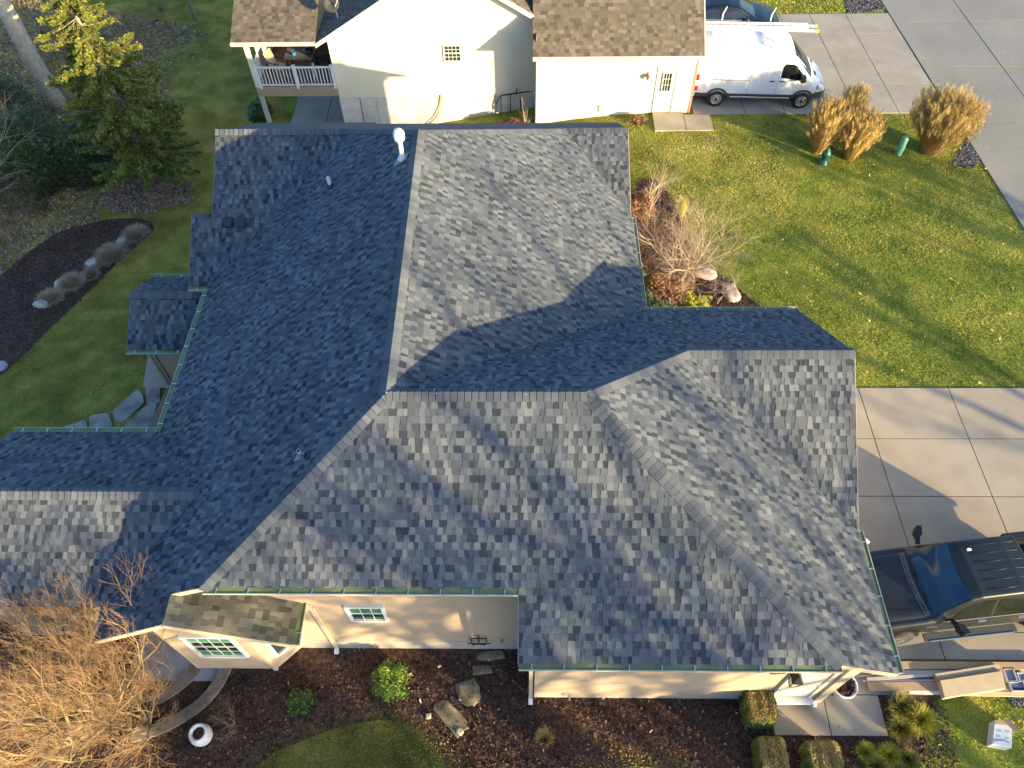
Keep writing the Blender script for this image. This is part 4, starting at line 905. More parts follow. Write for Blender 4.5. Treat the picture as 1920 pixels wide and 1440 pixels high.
for i, (px, h, R, lb) in enumerate([((60, 345), 4.6, 2.0, 'broad dark evergreen at the left edge below the big trunk'), ((10, 260), 5.0, 2.1, 'dark evergreen cut by the left edge'), ((165, 318), 2.6, 1.5, 'low dark green evergreen left of the spruce trunk')]):
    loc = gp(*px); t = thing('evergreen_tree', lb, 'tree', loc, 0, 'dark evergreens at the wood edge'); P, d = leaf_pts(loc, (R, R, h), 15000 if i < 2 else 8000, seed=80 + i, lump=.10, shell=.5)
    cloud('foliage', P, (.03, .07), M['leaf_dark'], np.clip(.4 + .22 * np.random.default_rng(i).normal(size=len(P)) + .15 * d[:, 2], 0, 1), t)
    tm = MB(); tm.tube([loc, loc + Vector((0, 0, h * .8))], [.12, .04], 7); part('trunk', tm, M['bark'], t)
# large deciduous trunk
ok = gp(108, 196); t = thing('oak_tree', 'thick pale grey trunk leaning into the upper left corner', 'tree', ok); tr = MB()
tr.tube([ok + Vector((0, 0, -.2)), ok + Vector((.0, .0, .5)), ok + Vector((-.05, .05, 2.5)), ok + Vector((.0, .1, 5)), ok + Vector((.1, .1, 6.3))], [.48, .40, .37, .34, .36], 14, .5)
part('trunk', tr, M['bark_pale'], t, smooth=True)
lm = MB(); r5 = random.Random(5); top = ok + Vector((.1, .1, 6.2))
for d_ in ((1.0, .1, .7), (-.8, .3, 1), (.1, -.5, 1), (-.3, .9, .8)):
    grow(lm, top, Vector(d_).normalized(), 2.2, .20, 0, 5, r5, dict(wig=.12, up=lambda d: .05, fork=[2, 2], spread=.55, len=.78, lat=lambda d: (1, 1, 1, 1, 0)[min(d, 4)], taper=.6))
part('branches', lm, M['bark_pale'], t, smooth=True)
# wood edge brush
G4 = 'bare brush at the wood edge'
for i, (px, r, lb) in enumerate([((20, 420), 1.5, 'tangled bare brush at the left edge above the kidney bed'), ((70, 395), 1.1, 'bare brush between the evergreens and the kidney bed'), ((185, 40), 1.6, 'dark bare brush behind the spruce top'), ((250, 70), 1.3, 'bare brush right of the spruce top'), ((130, 110), 1.2, 'bare brush beside the thick trunk'), ((10, 480), 1.0, 'low bare brush touching the mulch at the left edge'), ((300, 20), 1.2, 'bare brush at the top edge beside the dark spruce')]):
    st_ = []
    for k in range(12):
        a = rnd.uniform(0, 6.28); s_ = rnd.uniform(.2, 1.2); st_.append(((math.cos(a) * s_, math.sin(a) * s_, 1), r * .55, .014))
    bare_tree('bare_shrub', lb, 'shrub', gp(*px), M['twig_brown'], st_, 4, dict(wig=.2, up=lambda d: 0, fork=[2, 2, 3], spread=.55, len=.75, lat=lambda d: (1, 1, 1, 1, 0)[d], taper=.6), 90 + i, G4)
bare_tree('bare_tree', 'leafless tree reaching pale branches in from the left edge', 'tree', gp(-70, 430), M['twig_pale'], [((.9, .5, 1), 2.0, .07), ((.9, .0, .8), 2.0, .07), ((-.4, .2, 1), 1.6, .07), ((.7, .9, 1.1), 1.9, .06)], 5,
          dict(wig=.14, up=lambda d: .0, fork=[2, 2, 3], spread=.48, len=.74, lat=lambda d: (1, 1, 1, 1, 1, 0)[d], taper=.62), 77)
# twigs by the neighbour window well
wloc = gp(985, 232)
bare_tree('bare_shrub', 'tall pale sticks growing beside the black window well rail', 'shrub', wloc, M['twig_pale'], [((-.35, .1, 1), .9, .014), ((-.1, .1, 1), 1.1, .014), ((.05, .1, 1), 1.2, .014), ((.3, .1, 1), .9, .012), ((.9, .2, 1), 1.1, .012), ((.6, .1, 1), .8, .01), ((-.6, .2, 1), .7, .01)], 1, dict(wig=.08, up=lambda d: .05, fork=[1, 2], spread=.2, len=.8, lat=lambda d: (1, 0)[d], taper=.5), 101)
shrub('heather_shrub', 'reddish brown low shrub in front of the window well', 'shrub', gp(962, 236), (.62, .30, .30), 1500, pm('red_brown', [(.06, .025, .018), (.12, .05, .035), (.2, .10, .06)], rough=.9), .5, 102, size=(.02, .05))
shrub('heather_shrub', 'orange brown low shrub beside the neighbour path', 'shrub', gp(1195, 228), (.42, .26, .28), 900, M['orange_twig'], .55, 103, size=(.02, .05))
shrub('green_shrub', 'dark green shrub under the neighbour porch post', 'shrub', gp(488, 215), (.55, .7, .75), 3200, M['leaf_green'], .25, 104, size=(.02, .05))
# rocks
def rock(name, label, px, sx, sy, h, rot, seed, mat=None, group=None, cat='rock', z=0, pts=None):
    rn = random.Random(seed); c = gp(*px) if not isinstance(px, Vector) else px; n = 11; P = []
    for i in range(n):
        a = 2 * math.pi * i / n; rr = 1 + rn.uniform(-.16, .14); ex = abs(math.cos(a)) ** .6 * (1 if math.cos(a) > 0 else -1); ey = abs(math.sin(a)) ** .6 * (1 if math.sin(a) > 0 else -1)
        x = sx * ex * rr; y = sy * ey * rr; P.append(Vector((x * math.cos(rot) - y * math.sin(rot), x * math.sin(rot) + y * math.cos(rot), 0)))
    m = MB(); vs = []
    for s_, zz in ((1.0, -.05), (1.02, h * .6), (.94, h * .97), (.5, h * 1.02)):
        vs += [c + p * s_ + Vector((0, 0, zz + z + rn.uniform(-.01, .01))) for p in P]
    fs = [(k * n + i, k * n + (i + 1) % n, (k + 1) * n + (i + 1) % n, (k + 1) * n + i) for k in range(3) for i in range(n)] + [tuple(range(3 * n, 4 * n))]
    m.mesh(vs, fs, .5); o = link(name, m, mat or M['stone'], True); return tag(o, label, cat, group)
GS = 'flagstones set in the front mulch'
fs_ = pm('flagstone', [(.09, .075, .045), (.18, .15, .09), (.26, .22, .14)], rough=.95, attr=False, nsc=4, nvar=.25, bump=.5, bsc=18)
rock('flagstone', 'long tan flagstone lowest in the row, beside the shaded lawn', (845, 1345), .47, .22, .03, R_(-48), 1, fs_, GS, 'flagstone')
rock('flagstone', 'tan flagstone second up the row, pointed at the lower end', (878, 1298), .25, .32, .03, R_(25), 2, fs_, GS, 'flagstone')
rock('flagstone', 'tan flagstone near the wall corner, second from the wall', (903, 1256), .26, .12, .03, R_(4), 3, fs_, GS, 'flagstone')
rock('flagstone', 'mossy flagstone touching the house wall under the hose hanger', (922, 1229), .34, .12, .04, R_(4), 4, fs_, GS, 'flagstone')
rs_ = pm('pink_stone', [(.30, .21, .16), (.44, .33, .27), (.52, .42, .35)], rough=.9, attr=False, nsc=5, nvar=.2, bump=.5, bsc=14)
rock('rock', 'small round pinkish stone at the edge of the shaded lawn', (803, 1343), .065, .06, .06, 0, 5, rs_)
rock('rock', 'small pinkish stone at the foot of the longest flagstone', (862, 1372), .07, .09, .06, 1, 6, rs_)
rock('rock', 'flat pinkish rock behind the golden shrub', (1318, 514), .50, .26, .16, R_(-20), 7, rs_)
rock('rock', 'flat pinkish rock beside the young tree', (1370, 550), .26, .42, .14, R_(15), 8, rs_)
rock('rock', 'white rounded rock in front of the lowest dormant grass mound', (81, 574), .26, .15, .2, 0, 9, pm('white_rock', [(.36, .31, .24), (.50, .45, .36)], attr=False, nsc=5, bump=.4, bsc=12))
rock('rock', 'pale bluish rock at the left edge of the kidney bed', (0, 690), .25, .2, .16, 0, 10, pm('blue_rock', [(.26, .28, .32), (.38, .40, .44)], attr=False, nsc=5, bump=.4, bsc=12))
pr_ = pm('pale_rock', [(.30, .25, .18), (.46, .40, .31), (.56, .50, .40)], attr=False, nsc=6, bump=.5, bsc=14)
rock('rock', 'upright pale tan rock between the two largest dormant grass mounds', (176, 500), .22, .17, .28, .4, 12, pr_)
rock('rock', 'pale tan rock behind the widest dormant grass mound', (232, 455), .24, .15, .2, .9, 13, pr_)
rock('rock', 'low tan rock in the middle of the kidney bed mounds', (118, 535), .26, .16, .2, .6, 14, pr_)
# flagstone walk west of the house
GW = 'grey flagstones of the walk below the west gutter'
gs_ = pm('grey_flagstone', [(.14, .125, .10), (.27, .24, .20), (.38, .33, .26)], rough=.9, attr=False, nsc=2.2, nvar=.22, bump=.4, bsc=16)
def flag(label, pts, mat=gs_, h=.06, name='flagstone', group=GW, cat='flagstone', dz=.02):
    P0_ = [gp(*p) for p in pts]; P = []
    for i in range(len(P0_)): P += [P0_[i].lerp(P0_[i - 1], .10), P0_[i].lerp(P0_[(i + 1) % len(P0_)], .10)]
    m = MB(); c = sum(P, Vector()) / len(P); m.prism([Vector((p.x, p.y, c.z + dz)) for p in P], (0, 0, h), .5); return tag(link(name, m, mat), label, cat, group)
flag('long grey flagstone on the outer side of the walk', [(212, 772), (262, 735), (271, 745), (272, 758), (240, 785), (216, 796)])
flag('square tan grey flagstone next to the patio slab', [(275, 732), (303, 731), (300, 757), (275, 760)])
flag('large stained tan flagstone beside the house wall', [(232, 803), (275, 766), (298, 759), (284, 812), (240, 814)])
flag('dark grey flagstone at the lawn edge', [(170, 783), (206, 778), (212, 800), (200, 814), (168, 814)])
flag('small dark flagstone at the far end of the walk', [(122, 803), (165, 790), (167, 814), (118, 815)])
flag('small wedge flagstone tucked at the gutter line', [(205, 815), (222, 803), (232, 814), (215, 818)])
flag('pale concrete slab at the foot of the small wing', [(286, 672), (330, 740), (318, 728), (268, 730)], cm2, .08, 'concrete_slab', None, 'slab')
flag('pale tan slab along the small wing wall', [(288, 668), (322, 724), (320, 729), (268, 729)], cm2, .07, 'concrete_slab', None, 'slab', .05)
lb_ = MB(); q0 = gp(322, 735); q1 = gp(285, 815); lb_.bar(q0 + Vector((.05, 0, .12)), q1 + Vector((.05, 0, .12)), .22, .24)
part('wall_ledge', lb_, pm('brown_ledge', (.20, .12, .08), rough=.7, nvar=.15), house, label='brown wooden ledge under the west gutter')
# curved stone edging under the bay
eg = pm('edging', [(.13, .10, .075), (.22, .175, .13), (.28, .23, .18)], rough=.95, attr=False, nsc=4, nvar=.2, bump=.5, bsc=20)
for lb, pts in (('outer curved strip of brown edging stones below the bay', [(428, 1246), (412, 1282), (385, 1316), (345, 1345), (300, 1368), (250, 1382)]), ('inner curved strip of brown edging stones below the bay', [(373, 1252), (345, 1280), (315, 1302), (285, 1316)])):
    P = [gp(*p) for p in pts]; 
    for _ in range(2):
        Q = [P[0]]
        for i in range(len(P) - 1): Q += [P[i] * .75 + P[i + 1] * .25, P[i] * .25 + P[i + 1] * .75]
        P = Q + [P[-1]]
    m = MB(); hw = .135; Ls = []; Rs = []
    for i, p in enumerate(P):
        t_ = (P[min(i + 1, len(P) - 1)] - P[max(i - 1, 0)]).normalized(); s_ = Vector((-t_.y, t_.x, 0)); Ls.append(p + s_ * hw); Rs.append(p - s_ * hw)
    for i in range(0, len(P) - 1):
        a, b, c_, d_ = Ls[i], Ls[i + 1], Rs[i + 1], Rs[i]; g_ = (b - a) * .0; m.prism([a, b, c_, d_], (0, 0, .09), .5)
    tag(link('stone_edging', m, eg), lb, 'edging', 'curved edging strips below the bay')
# white urn
urn = gp(385, 1383); t = thing('urn', 'white glazed round urn with dead plant on the mulch', 'urn', urn)
m = MB(); m.lathe(urn, [(.12, 0), (.17, .03), (.225, .16), (.245, .30), (.225, .43), (.185, .50), (.20, .53), (.17, .53), (.14, .50), (.135, .40)], 28, .5)
part('pot', m, M['white'], t, smooth=True); m = MB(); m.lathe(urn + Vector((0, 0, .43)), [(.0, .03), (.14, 0)], 20); part('soil', m, M['soil'], t)
# ---------------------------------------------------------------- vehicles
class Loft:
    """body surface from cross sections: stations x, each a list of (half width, height) from sill to centre line"""
    def __init__(s, xs_, profs, nx=60, nv=4, smooth=True):
        s.xs = np.array(xs_, float); s.P = np.array(profs, float); s.nx = nx; s.nv = nv
    def prof(s, x):
        k = s.P.shape[1]; return np.array([[np.interp(x, s.xs, s.P[:, i, 0]), np.interp(x, s.xs, s.P[:, i, 1])] for i in range(k)])
    def fine(s, x):
        p = s.prof(x); k = len(p); out = []
        for i in range(k - 1):
            p0 = p[max(i - 1, 0)]; p1 = p[i]; p2 = p[i + 1]; p3 = p[min(i + 2, k - 1)]
            for j in range(s.nv):
                t = j / s.nv; a = .35
                m1 = (p2 - p0) * a; m2 = (p3 - p1) * a
                out.append((2 * t ** 3 - 3 * t ** 2 + 1) * p1 + (t ** 3 - 2 * t ** 2 + t) * m1 + (-2 * t ** 3 + 3 * t ** 2) * p2 + (t ** 3 - t ** 2) * m2)
        out.append(p[-1]); return np.array(out)
    def mesh(s, mb, tone=.5, m=0):
        X = np.linspace(s.xs[0], s.xs[-1], s.nx); X = np.unique(np.concatenate([X, s.xs])); rows = [s.fine(x) for x in X]; k = len(rows[0])
        for sg_ in (1, -1):
            vs = [(x, sg_ * p[0], p[1]) for x, r in zip(X, rows) for p in r]
            fs = [(i * k + j, (i + 1) * k + j, (i + 1) * k + j + 1, i * k + j + 1) for i in range(len(X) - 1) for j in range(k - 1)]
            if sg_ < 0: fs = [f[::-1] for f in fs]
            mb.mesh(vs, fs, tone, m)
            for r, x, rev in ((rows[0], X[0], 0), (rows[-1], X[-1], 1)):
                cc = [(x, sg_ * p[0], p[1]) for p in r] + [(x, 0, r[0][1])]
                mb.mesh(cc, [tuple(range(len(cc)))], tone, m)
    def side_y(s, x, z):
        f = s.fine(x); i = np.argmax(f[:, 1]); f = f[:i + 1]; return float(np.interp(z, f[:, 1], f[:, 0]))
    def top_z(s, x, y):
        f = s.fine(x); j = np.argmax(f[:, 0]); f = f[j:]; return float(np.interp(abs(y), f[::-1, 0], f[::-1, 1]))
    def side_patch(s, mb, poly, sgn, off=.006, n=10, tone=.5, m=0, dx=None):
        """polygon (x,z) mapped on the body side; drawn as vertical strips"""
        xs_ = [p[0] for p in poly]; x0, x1 = min(xs_), max(xs_)
        def span(x):
            zz = []
            for i in range(len(poly)):
                a = poly[i]; b = poly[(i + 1) % len(poly)]
                if a[0] != b[0] and min(a[0], b[0]) <= x <= max(a[0], b[0]): zz.append(a[1] + (b[1] - a[1]) * (x - a[0]) / (b[0] - a[0]))
            return (min(zz), max(zz)) if zz else (poly[0][1], poly[0][1])
        X = np.linspace(x0 + 1e-4, x1 - 1e-4, n); K = 6; vs = []
        for x in X:
            a, b = span(x)
            for k in range(K):
                z = a + (b - a) * k / (K - 1); vs.append((x, sgn * (s.side_y(x, z) + off), z))
        fs = [(i * K + j, (i + 1) * K + j, (i + 1) * K + j + 1, i * K + j + 1) for i in range(n - 1) for j in range(K - 1)]
        if sgn > 0: fs = [f[::-1] for f in fs]
        mb.mesh(vs, fs, tone, m)
    def top_patch(s, mb, x0, x1, y0f, y1f, off=.006, n=8, k=10, tone=.5, m=0, bow=0.):
        vs = []
        for i in range(n):
            for j in range(k):
                t = i / (n - 1); y0 = y0f[0] + (y0f[1] - y0f[0]) * t; y1 = y1f[0] + (y1f[1] - y1f[0]) * t; y = y0 + (y1 - y0) * j / (k - 1)
                x = x0 + (x1 - x0) * t; x += bow * (1 - (y / max(abs(y0), abs(y1), .01)) ** 2)
                vs.append((x, y, s.top_z(x, y) + off))
        mb.mesh(vs, [(i * k + j, (i + 1) * k + j, (i + 1) * k + j + 1, i * k + j + 1) for i in range(n - 1) for j in range(k - 1)], tone, m)
def wheel(parent, x, y, r, wdt, sgn, spokes=0, rimc=None):
    ax = Matrix.Rotation(R_(90), 3, 'X'); c = Vector((x, y, r)); sg_ = -sgn
    t = MB(); t.lathe(c, [(r * .62, sg_ * wdt * .5), (r * .92, sg_ * wdt * .5), (r, sg_ * wdt * .36), (r, -sg_ * wdt * .36), (r * .92, -sg_ * wdt * .5), (r * .6, -sg_ * wdt * .5)], 28, .5, 0, ax)
    # after rotation about X local +Z points to -Y
    w_ = part('wheel', t, M['tyre'], parent, smooth=True, local=True)
    q = MB(); q.lathe(c, [(r * .64, sg_ * wdt * .47), (r * .60, sg_ * wdt * .50), (r * .56, sg_ * wdt * .30), (r * (.5 if spokes else .34), sg_ * wdt * .30)], 28, .5, 0, ax)
    if spokes:
        for k in range(spokes):
            a = 2 * math.pi * k / spokes
            for da in (-.16, .16):
                p0 = Vector((math.cos(a) * r * .12, -sg_ * wdt * .40, math.sin(a) * r * .12)); p1 = Vector((math.cos(a + da) * r * .58, -sg_ * wdt * .44, math.sin(a + da) * r * .58)); q.bar(c + p0, c + p1, r * .11, .03, .5, 0, up=(0, 1, 0))
        q.lathe(c, [(r * .5, sg_ * wdt * .1), (0, sg_ * wdt * .1)], 20, .5, 1, ax)
    else:
        q.lathe(c, [(r * .36, sg_ * wdt * .30), (r * .30, sg_ * wdt * .52), (r * .16, sg_ * wdt * .52)], 20, .5, 0, ax); q.lathe(c, [(r * .16, sg_ * wdt * .52), (r * .14, sg_ * wdt * .6), (0, sg_ * wdt * .6)], 14, .5, 1, ax)
        for k in range(10):
            a = 2 * math.pi * k / 10; p = c + Vector((math.cos(a) * r * .46, -sg_ * wdt * .32, math.sin(a) * r * .46)); q.lathe(p, [(.026, 0), (.0, sg_ * .004)], 8, .5, 1, ax)
    part('rim', q, [rimc or M['metal'], M['black']], w_, smooth=False, local=True)
M['tyre'] = pm('tyre', (.018, .018, .018), rough=.85, nvar=.2)
M['van_white'] = pm('van_white', (.64, .65, .66), rough=.28, nvar=.03, nsc=1, spec=.5, coat=.5)
M['plastic_grey'] = pm('plastic_grey', (.045, .055, .052), rough=.6, nvar=.15)
M['car_glass'] = pm('car_glass', (.008, .010, .012), rough=.06, nvar=.3, spec=.8)
M['alloy'] = pm('alloy', (.62, .61, .58), rough=.25, metal=.9, nvar=.06)
M['red_lamp'] = pm('red_lamp', (.55, .015, .012), rough=.2, nvar=.1, spec=.7)
M['lamp_clear'] = pm('lamp_clear', (.45, .47, .48), rough=.12, nvar=.2, spec=.8)
M['amber'] = pm('amber', (.55, .16, .03), rough=.2, nvar=.1, spec=.7)
M['seam'] = pm('seam', (.18, .18, .18), rough=.8, nvar=.1)
def vpart(name, fn, mats, parent, smooth=True, label=None, local=True):
    mb = MB(); fn(mb); return part(name, mb, mats, parent, smooth=smooth, label=label, local=local)
# ---- white van: local x from rear (0) to nose (L)
va_ = atz(1339, 199, 0); vb_ = atz(1497, 203, 0); yaw = math.atan2(vb_.y - va_.y, vb_.x - va_.x); WBv = (vb_ - va_).length
van = thing('delivery_van', 'white high roofed work van with roof rack and ladder parked beside the neighbour garage', 'van', (0, 0, 0), yaw)
sc_ = WBv / 3.5; fx = Vector((math.cos(yaw), math.sin(yaw), 0)); fy = Vector((-math.sin(yaw), math.cos(yaw), 0))
van.location = va_ - fx * 1.0 + fy * .98; van.matrix_basis = Matrix.Translation(van.location) @ Matrix.Rotation(yaw, 4, 'Z')
def vp(w0, w1, h, zb=.42, sl=1., belt=1.15):  # profile
    return [(w0 * .96, zb), (w0, zb + .12), (w0, zb + (belt - zb) * .55), (w0 * .985, belt), (w0 * .985 * (1 - sl) + w1 * sl * .5 + w0 * .985 * sl * .5, belt + (h - belt) * .55), (w1, h - .16), (w1 - .14, h - .03), (w1 * .45, h), (0, h + .01)]
vst = [(0.0, vp(.93, .84, 2.28)), (.06, vp(.97, .88, 2.42)), (.5, vp(.99, .90, 2.48)), (3.3, vp(.99, .90, 2.50)), (3.55, vp(.99, .87, 2.46)), (3.78, vp(.99, .82, 2.30)), (4.1, vp(.985, .79, 2.00)), (4.4, vp(.98, .80, 1.71)), (4.68, vp(.97, .82, 1.44, belt=1.08)), (4.82, vp(.95, .79, 1.32, belt=1.0)), (5.08, vp(.91, .73, 1.17, belt=.92)), (5.27, vp(.84, .62, 1.02, belt=.82)), (5.38, vp(.72, .5, .88, belt=.72))]
VL = Loft([a for a, b in vst], [b for a, b in vst], 90, 4)
vpart('body', lambda m: VL.mesh(m), M['van_white'], van)
def van_cladding(m):
    for sg_ in (1, -1):
        VL.side_patch(m, [(.02, .43), (5.34, .43), (5.34, .62), (.02, .62)], sg_, .012, 40)
        VL.side_patch(m, [(4.75, .42), (5.355, .42), (5.355, .74), (4.95, .72)], sg_, .02, 12)
        for wx in (1.0, 4.5):
            P = [(wx + math.cos(a) * .50, .36 + math.sin(a) * .50) for a in np.linspace(0, math.pi, 17)] + [(wx + math.cos(a) * .40, .36 + math.sin(a) * .40) for a in np.linspace(math.pi, 0, 17)]
            for i in range(16):
                a0, a1 = P[i], P[i + 1]; b0, b1 = P[33 - i], P[32 - i]
                q = [a0, a1, b1, b0]; q = [(x, max(z, .43)) for x, z in q]; m.face([(x, sg_ * (VL.side_y(x, z) + .026), z) for x, z in q], .5)
    m.box(5.22, 5.44, -.66, .66, .30, .66); m.box(-.10, .08, -.93, .93, .34, .58)
vpart('cladding', van_cladding, M['plastic_grey'], van, smooth=False)
vpart('sill_strip', lambda m: [VL.side_patch(m, [(1.55, .425), (3.98, .425), (3.98, .50), (1.55, .50)], s_, .018, 20) for s_ in (1, -1)], M['van_white'], van)
def vdark(m):
    for sg_ in (1, -1):
        for wx in (1.0, 4.5):
            m.box(wx - .41, wx + .41, sg_ * .72 - .2, sg_ * .72 + .2, .30, .68)
vpart('side_window', lambda m: VL.side_patch(m, [(3.42, 1.36), (4.50, 1.18), (4.44, 1.34), (3.98, 1.80), (3.86, 1.88), (3.50, 1.93), (3.42, 1.80)], -1, .008, 24), M['car_glass'], van)
vpart('side_window', lambda m: VL.side_patch(m, [(3.42, 1.36), (4.50, 1.18), (4.44, 1.34), (3.98, 1.80), (3.86, 1.88), (3.50, 1.93), (3.42, 1.80)], 1, .008, 24), M['car_glass'], van)
vpart('window_divider', lambda m: VL.side_patch(m, [(3.98, 1.28), (4.01, 1.28), (4.01, 1.88), (3.98, 1.88)], -1, .014, 3), M['black'], van)
vpart('windshield', lambda m: VL.top_patch(m, 3.80, 4.66, (-.72, -.82), (.72, .82), .010, 14, 14, bow=.04), M['car_glass'], van)
vpart('hood_vent', lambda m: [VL.top_patch(m, 4.84, 4.94, (a, a), (b, b), .008, 3, 4) for a, b in ((-.58, -.28), (.28, .58))], M['black'], van)
def van_lamp(m): VL.side_patch(m, [(4.98, .86), (5.28, .78), (5.30, .95), (5.22, 1.02), (5.02, 1.06)], -1, .012, 10)
vpart('headlight', van_lamp, M['lamp_clear'], van); vpart('indicator', lambda m: VL.side_patch(m, [(4.97, .87), (5.07, .85), (5.08, 1.02), (5.0, 1.04)], -1, .018, 5), M['amber'], van)
vpart('headlight', lambda m: VL.side_patch(m, [(4.98, .86), (5.28, .78), (5.30, .95), (5.22, 1.02), (5.02, 1.06)], 1, .012, 10), M['lamp_clear'], van)
def tail(m): VL.side_patch(m, [(.005, .72), (.17, .72), (.17, 1.42), (.005, 1.42)], -1, .014, 6)
vpart('tail_light', lambda m: VL.side_patch(m, [(.005, .72), (.17, .72), (.17, 1.42), (.005, 1.42)], 1, .014, 6), M['red_lamp'], van)
tl = vpart('tail_light', tail, M['red_lamp'], van); vpart('reversing_lamp', lambda m: VL.side_patch(m, [(.01, .92), (.165, .92), (.165, 1.16), (.01, 1.16)], -1, .019, 5), M['lamp_clear'], tl)
vpart('door_handle', lambda m: [m.bar((x, -1.0, z), (x + .2, -1.0, z), .02, .04) for x, z in ((3.02, 1.20), (3.42, 1.20))], M['black'], van)
vpart('door_rail', lambda m: m.bar((.72, -1.0, 1.22), (2.15, -1.0, 1.22), .02, .028), M['seam'], van)
for x, zt in ((2.2, 2.1), (3.34, 2.1), (4.36, 1.2)): vpart('seam', lambda m: VL.side_patch(m, [(x, .62), (x + .012, .62), (x + .012, zt), (x, zt)], -1, .003, 3), M['seam'], van)
vpart('mirror', lambda m: (m.box(4.18, 4.36, -1.24, -1.03, 1.30, 1.56), m.bar((4.25, -1.05, 1.35), (4.25, -.95, 1.30), .06, .05)), M['black'], van, smooth=False)
vpart('mirror', lambda m: (m.box(4.18, 4.36, 1.03, 1.24, 1.30, 1.56), m.bar((4.25, 1.05, 1.35), (4.25, .95, 1.30), .06, .05)), M['black'], van, smooth=False)
for wx in (1.0, 4.5):
    for sg_ in (-1, 1): wheel(van, wx, sg_ * .93, .36, .24, sg_)
for x_ in (.95, 2.9):
    def rk(m):
        m.bar((x_, -.78, 2.62), (x_, .86, 2.62), .05, .05); m.bar((x_, -.76, 2.46), (x_, -.76, 2.64), .04, .04); m.bar((x_, .80, 2.46), (x_, .80, 2.62), .04, .04)
        m.bar((x_, .84, 2.62), (x_ + .03, .98, 2.95), .045, .045); m.bar((x_ + .03, .98, 2.95), (x_ + .10, .90, 3.25), .04, .04); m.lathe((x_, .84, 2.62), [(.06, -.03), (.06, .05), (0, .05)], 10)
        m.bar((x_ - .25, -.1, 2.55), (x_ + .12, -.55, 2.60), .02, .02)
    vpart('roof_rack', rk, M['white'], van, smooth=False)
def gap_black(m):
    vdark(m)
vpart('underbody', gap_black, M['black'], van, smooth=False)
van.scale = (sc_,) * 3
# ladder on the rack
la = thing('extension_ladder', 'aluminium extension ladder with yellow end caps lying on the van roof rack', 'ladder', van.location, yaw); la.scale = (sc_,) * 3
m = MB()
for y in (.18, .55): m.bar((-1.6, y, 2.72), (4.60, y, 2.72), .035, .09); m.bar((-1.3, y + (.04 if y < .3 else -.04), 2.81), (4.3, y + (.04 if y < .3 else -.04), 2.81), .03, .08)
part('rail', m, M['white'], la, local=True)
for k in range(21):
    r_ = MB(); x = -1.5 + k * .30; r_.tube([(x, .18, 2.72), (x, .55, 2.72)], .017, 6); 
    if x < 4.2: r_.tube([(x + .12, .2, 2.80), (x + .12, .53, 2.80)], .017, 6)
    part('rung', r_, M['metal'], la, local=True)
for y in (.18, .55):
    e = MB(); e.box(4.60, 4.72, y - .028, y + .028, 2.66, 2.775); part('end_cap', e, pm('yellow', (.62, .50, .08), rough=.5), la, local=True)
e = MB(); e.box(1.9, 2.25, .155, .165, 2.70, 2.76); part('label_strip', e, pm('pale_yellow', (.66, .62, .22), rough=.5), la, local=True)
# ---- generic sedan: local x from rear to nose
M['navy'] = pm('navy_paint', (.005, .009, .016), rough=.25, nvar=.15, coat=.12, spec=.3)
car = thing('parked_car', 'dark blue saloon car parked behind the white van', 'car', Vector(atz(1463, 45, .6)), 0)
cl_ = 4.75
def cp(w, wr, h, belt=.88, zb=.28): return [(w * .95, zb), (w, zb + .15), (w, belt * .75), (w * .965, belt), (wr + (w * .965 - wr) * .35, belt + (h - belt) * .6), (wr, h - .035), (wr * .6, h - .008), (0, h)]
cst = [(0, cp(.62, .5, .98, .82)), (.12, cp(.80, .66, 1.06, .88)), (.5, cp(.90, .72, 1.10, .92)), (.95, cp(.92, .66, 1.30, .93)), (1.45, cp(.92, .62, 1.43, .93)), (2.3, cp(.92, .63, 1.47, .92)), (2.75, cp(.92, .62, 1.40, .91)), (3.2, cp(.92, .66, 1.16, .90)), (3.5, cp(.92, .74, 1.00, .88)), (3.9, cp(.90, .74, .92, .82)), (4.35, cp(.84, .66, .80, .72)), (4.65, cp(.68, .5, .66, .58)), (4.75, cp(.45, .3, .52, .47))]
CL = Loft([a for a, b in cst], [b for a, b in cst], 70, 4)
yc = -math.radians(3); car.rotation_euler = (0, 0, yc)
nose = atz(1462, 42, .5); side_ = nose + Vector((0, .35, 0)); car.location = (nose.x - cl_ * math.cos(yc), nose.y + .15 - cl_ * math.sin(yc), 0); car.matrix_basis = Matrix.Translation(car.location) @ Matrix.Rotation(yc, 4, 'Z')
vpart('body', lambda m: CL.mesh(m), M['navy'], car)
vpart('windshield', lambda m: CL.top_patch(m, 2.72, 3.42, (-.56, -.68), (.56, .68), .006, 10, 10, bow=.05), M['car_glass'], car)
vpart('rear_window', lambda m: CL.top_patch(m, .62, 1.4, (-.62, -.54), (.62, .54), .006, 8, 8), M['car_glass'], car)
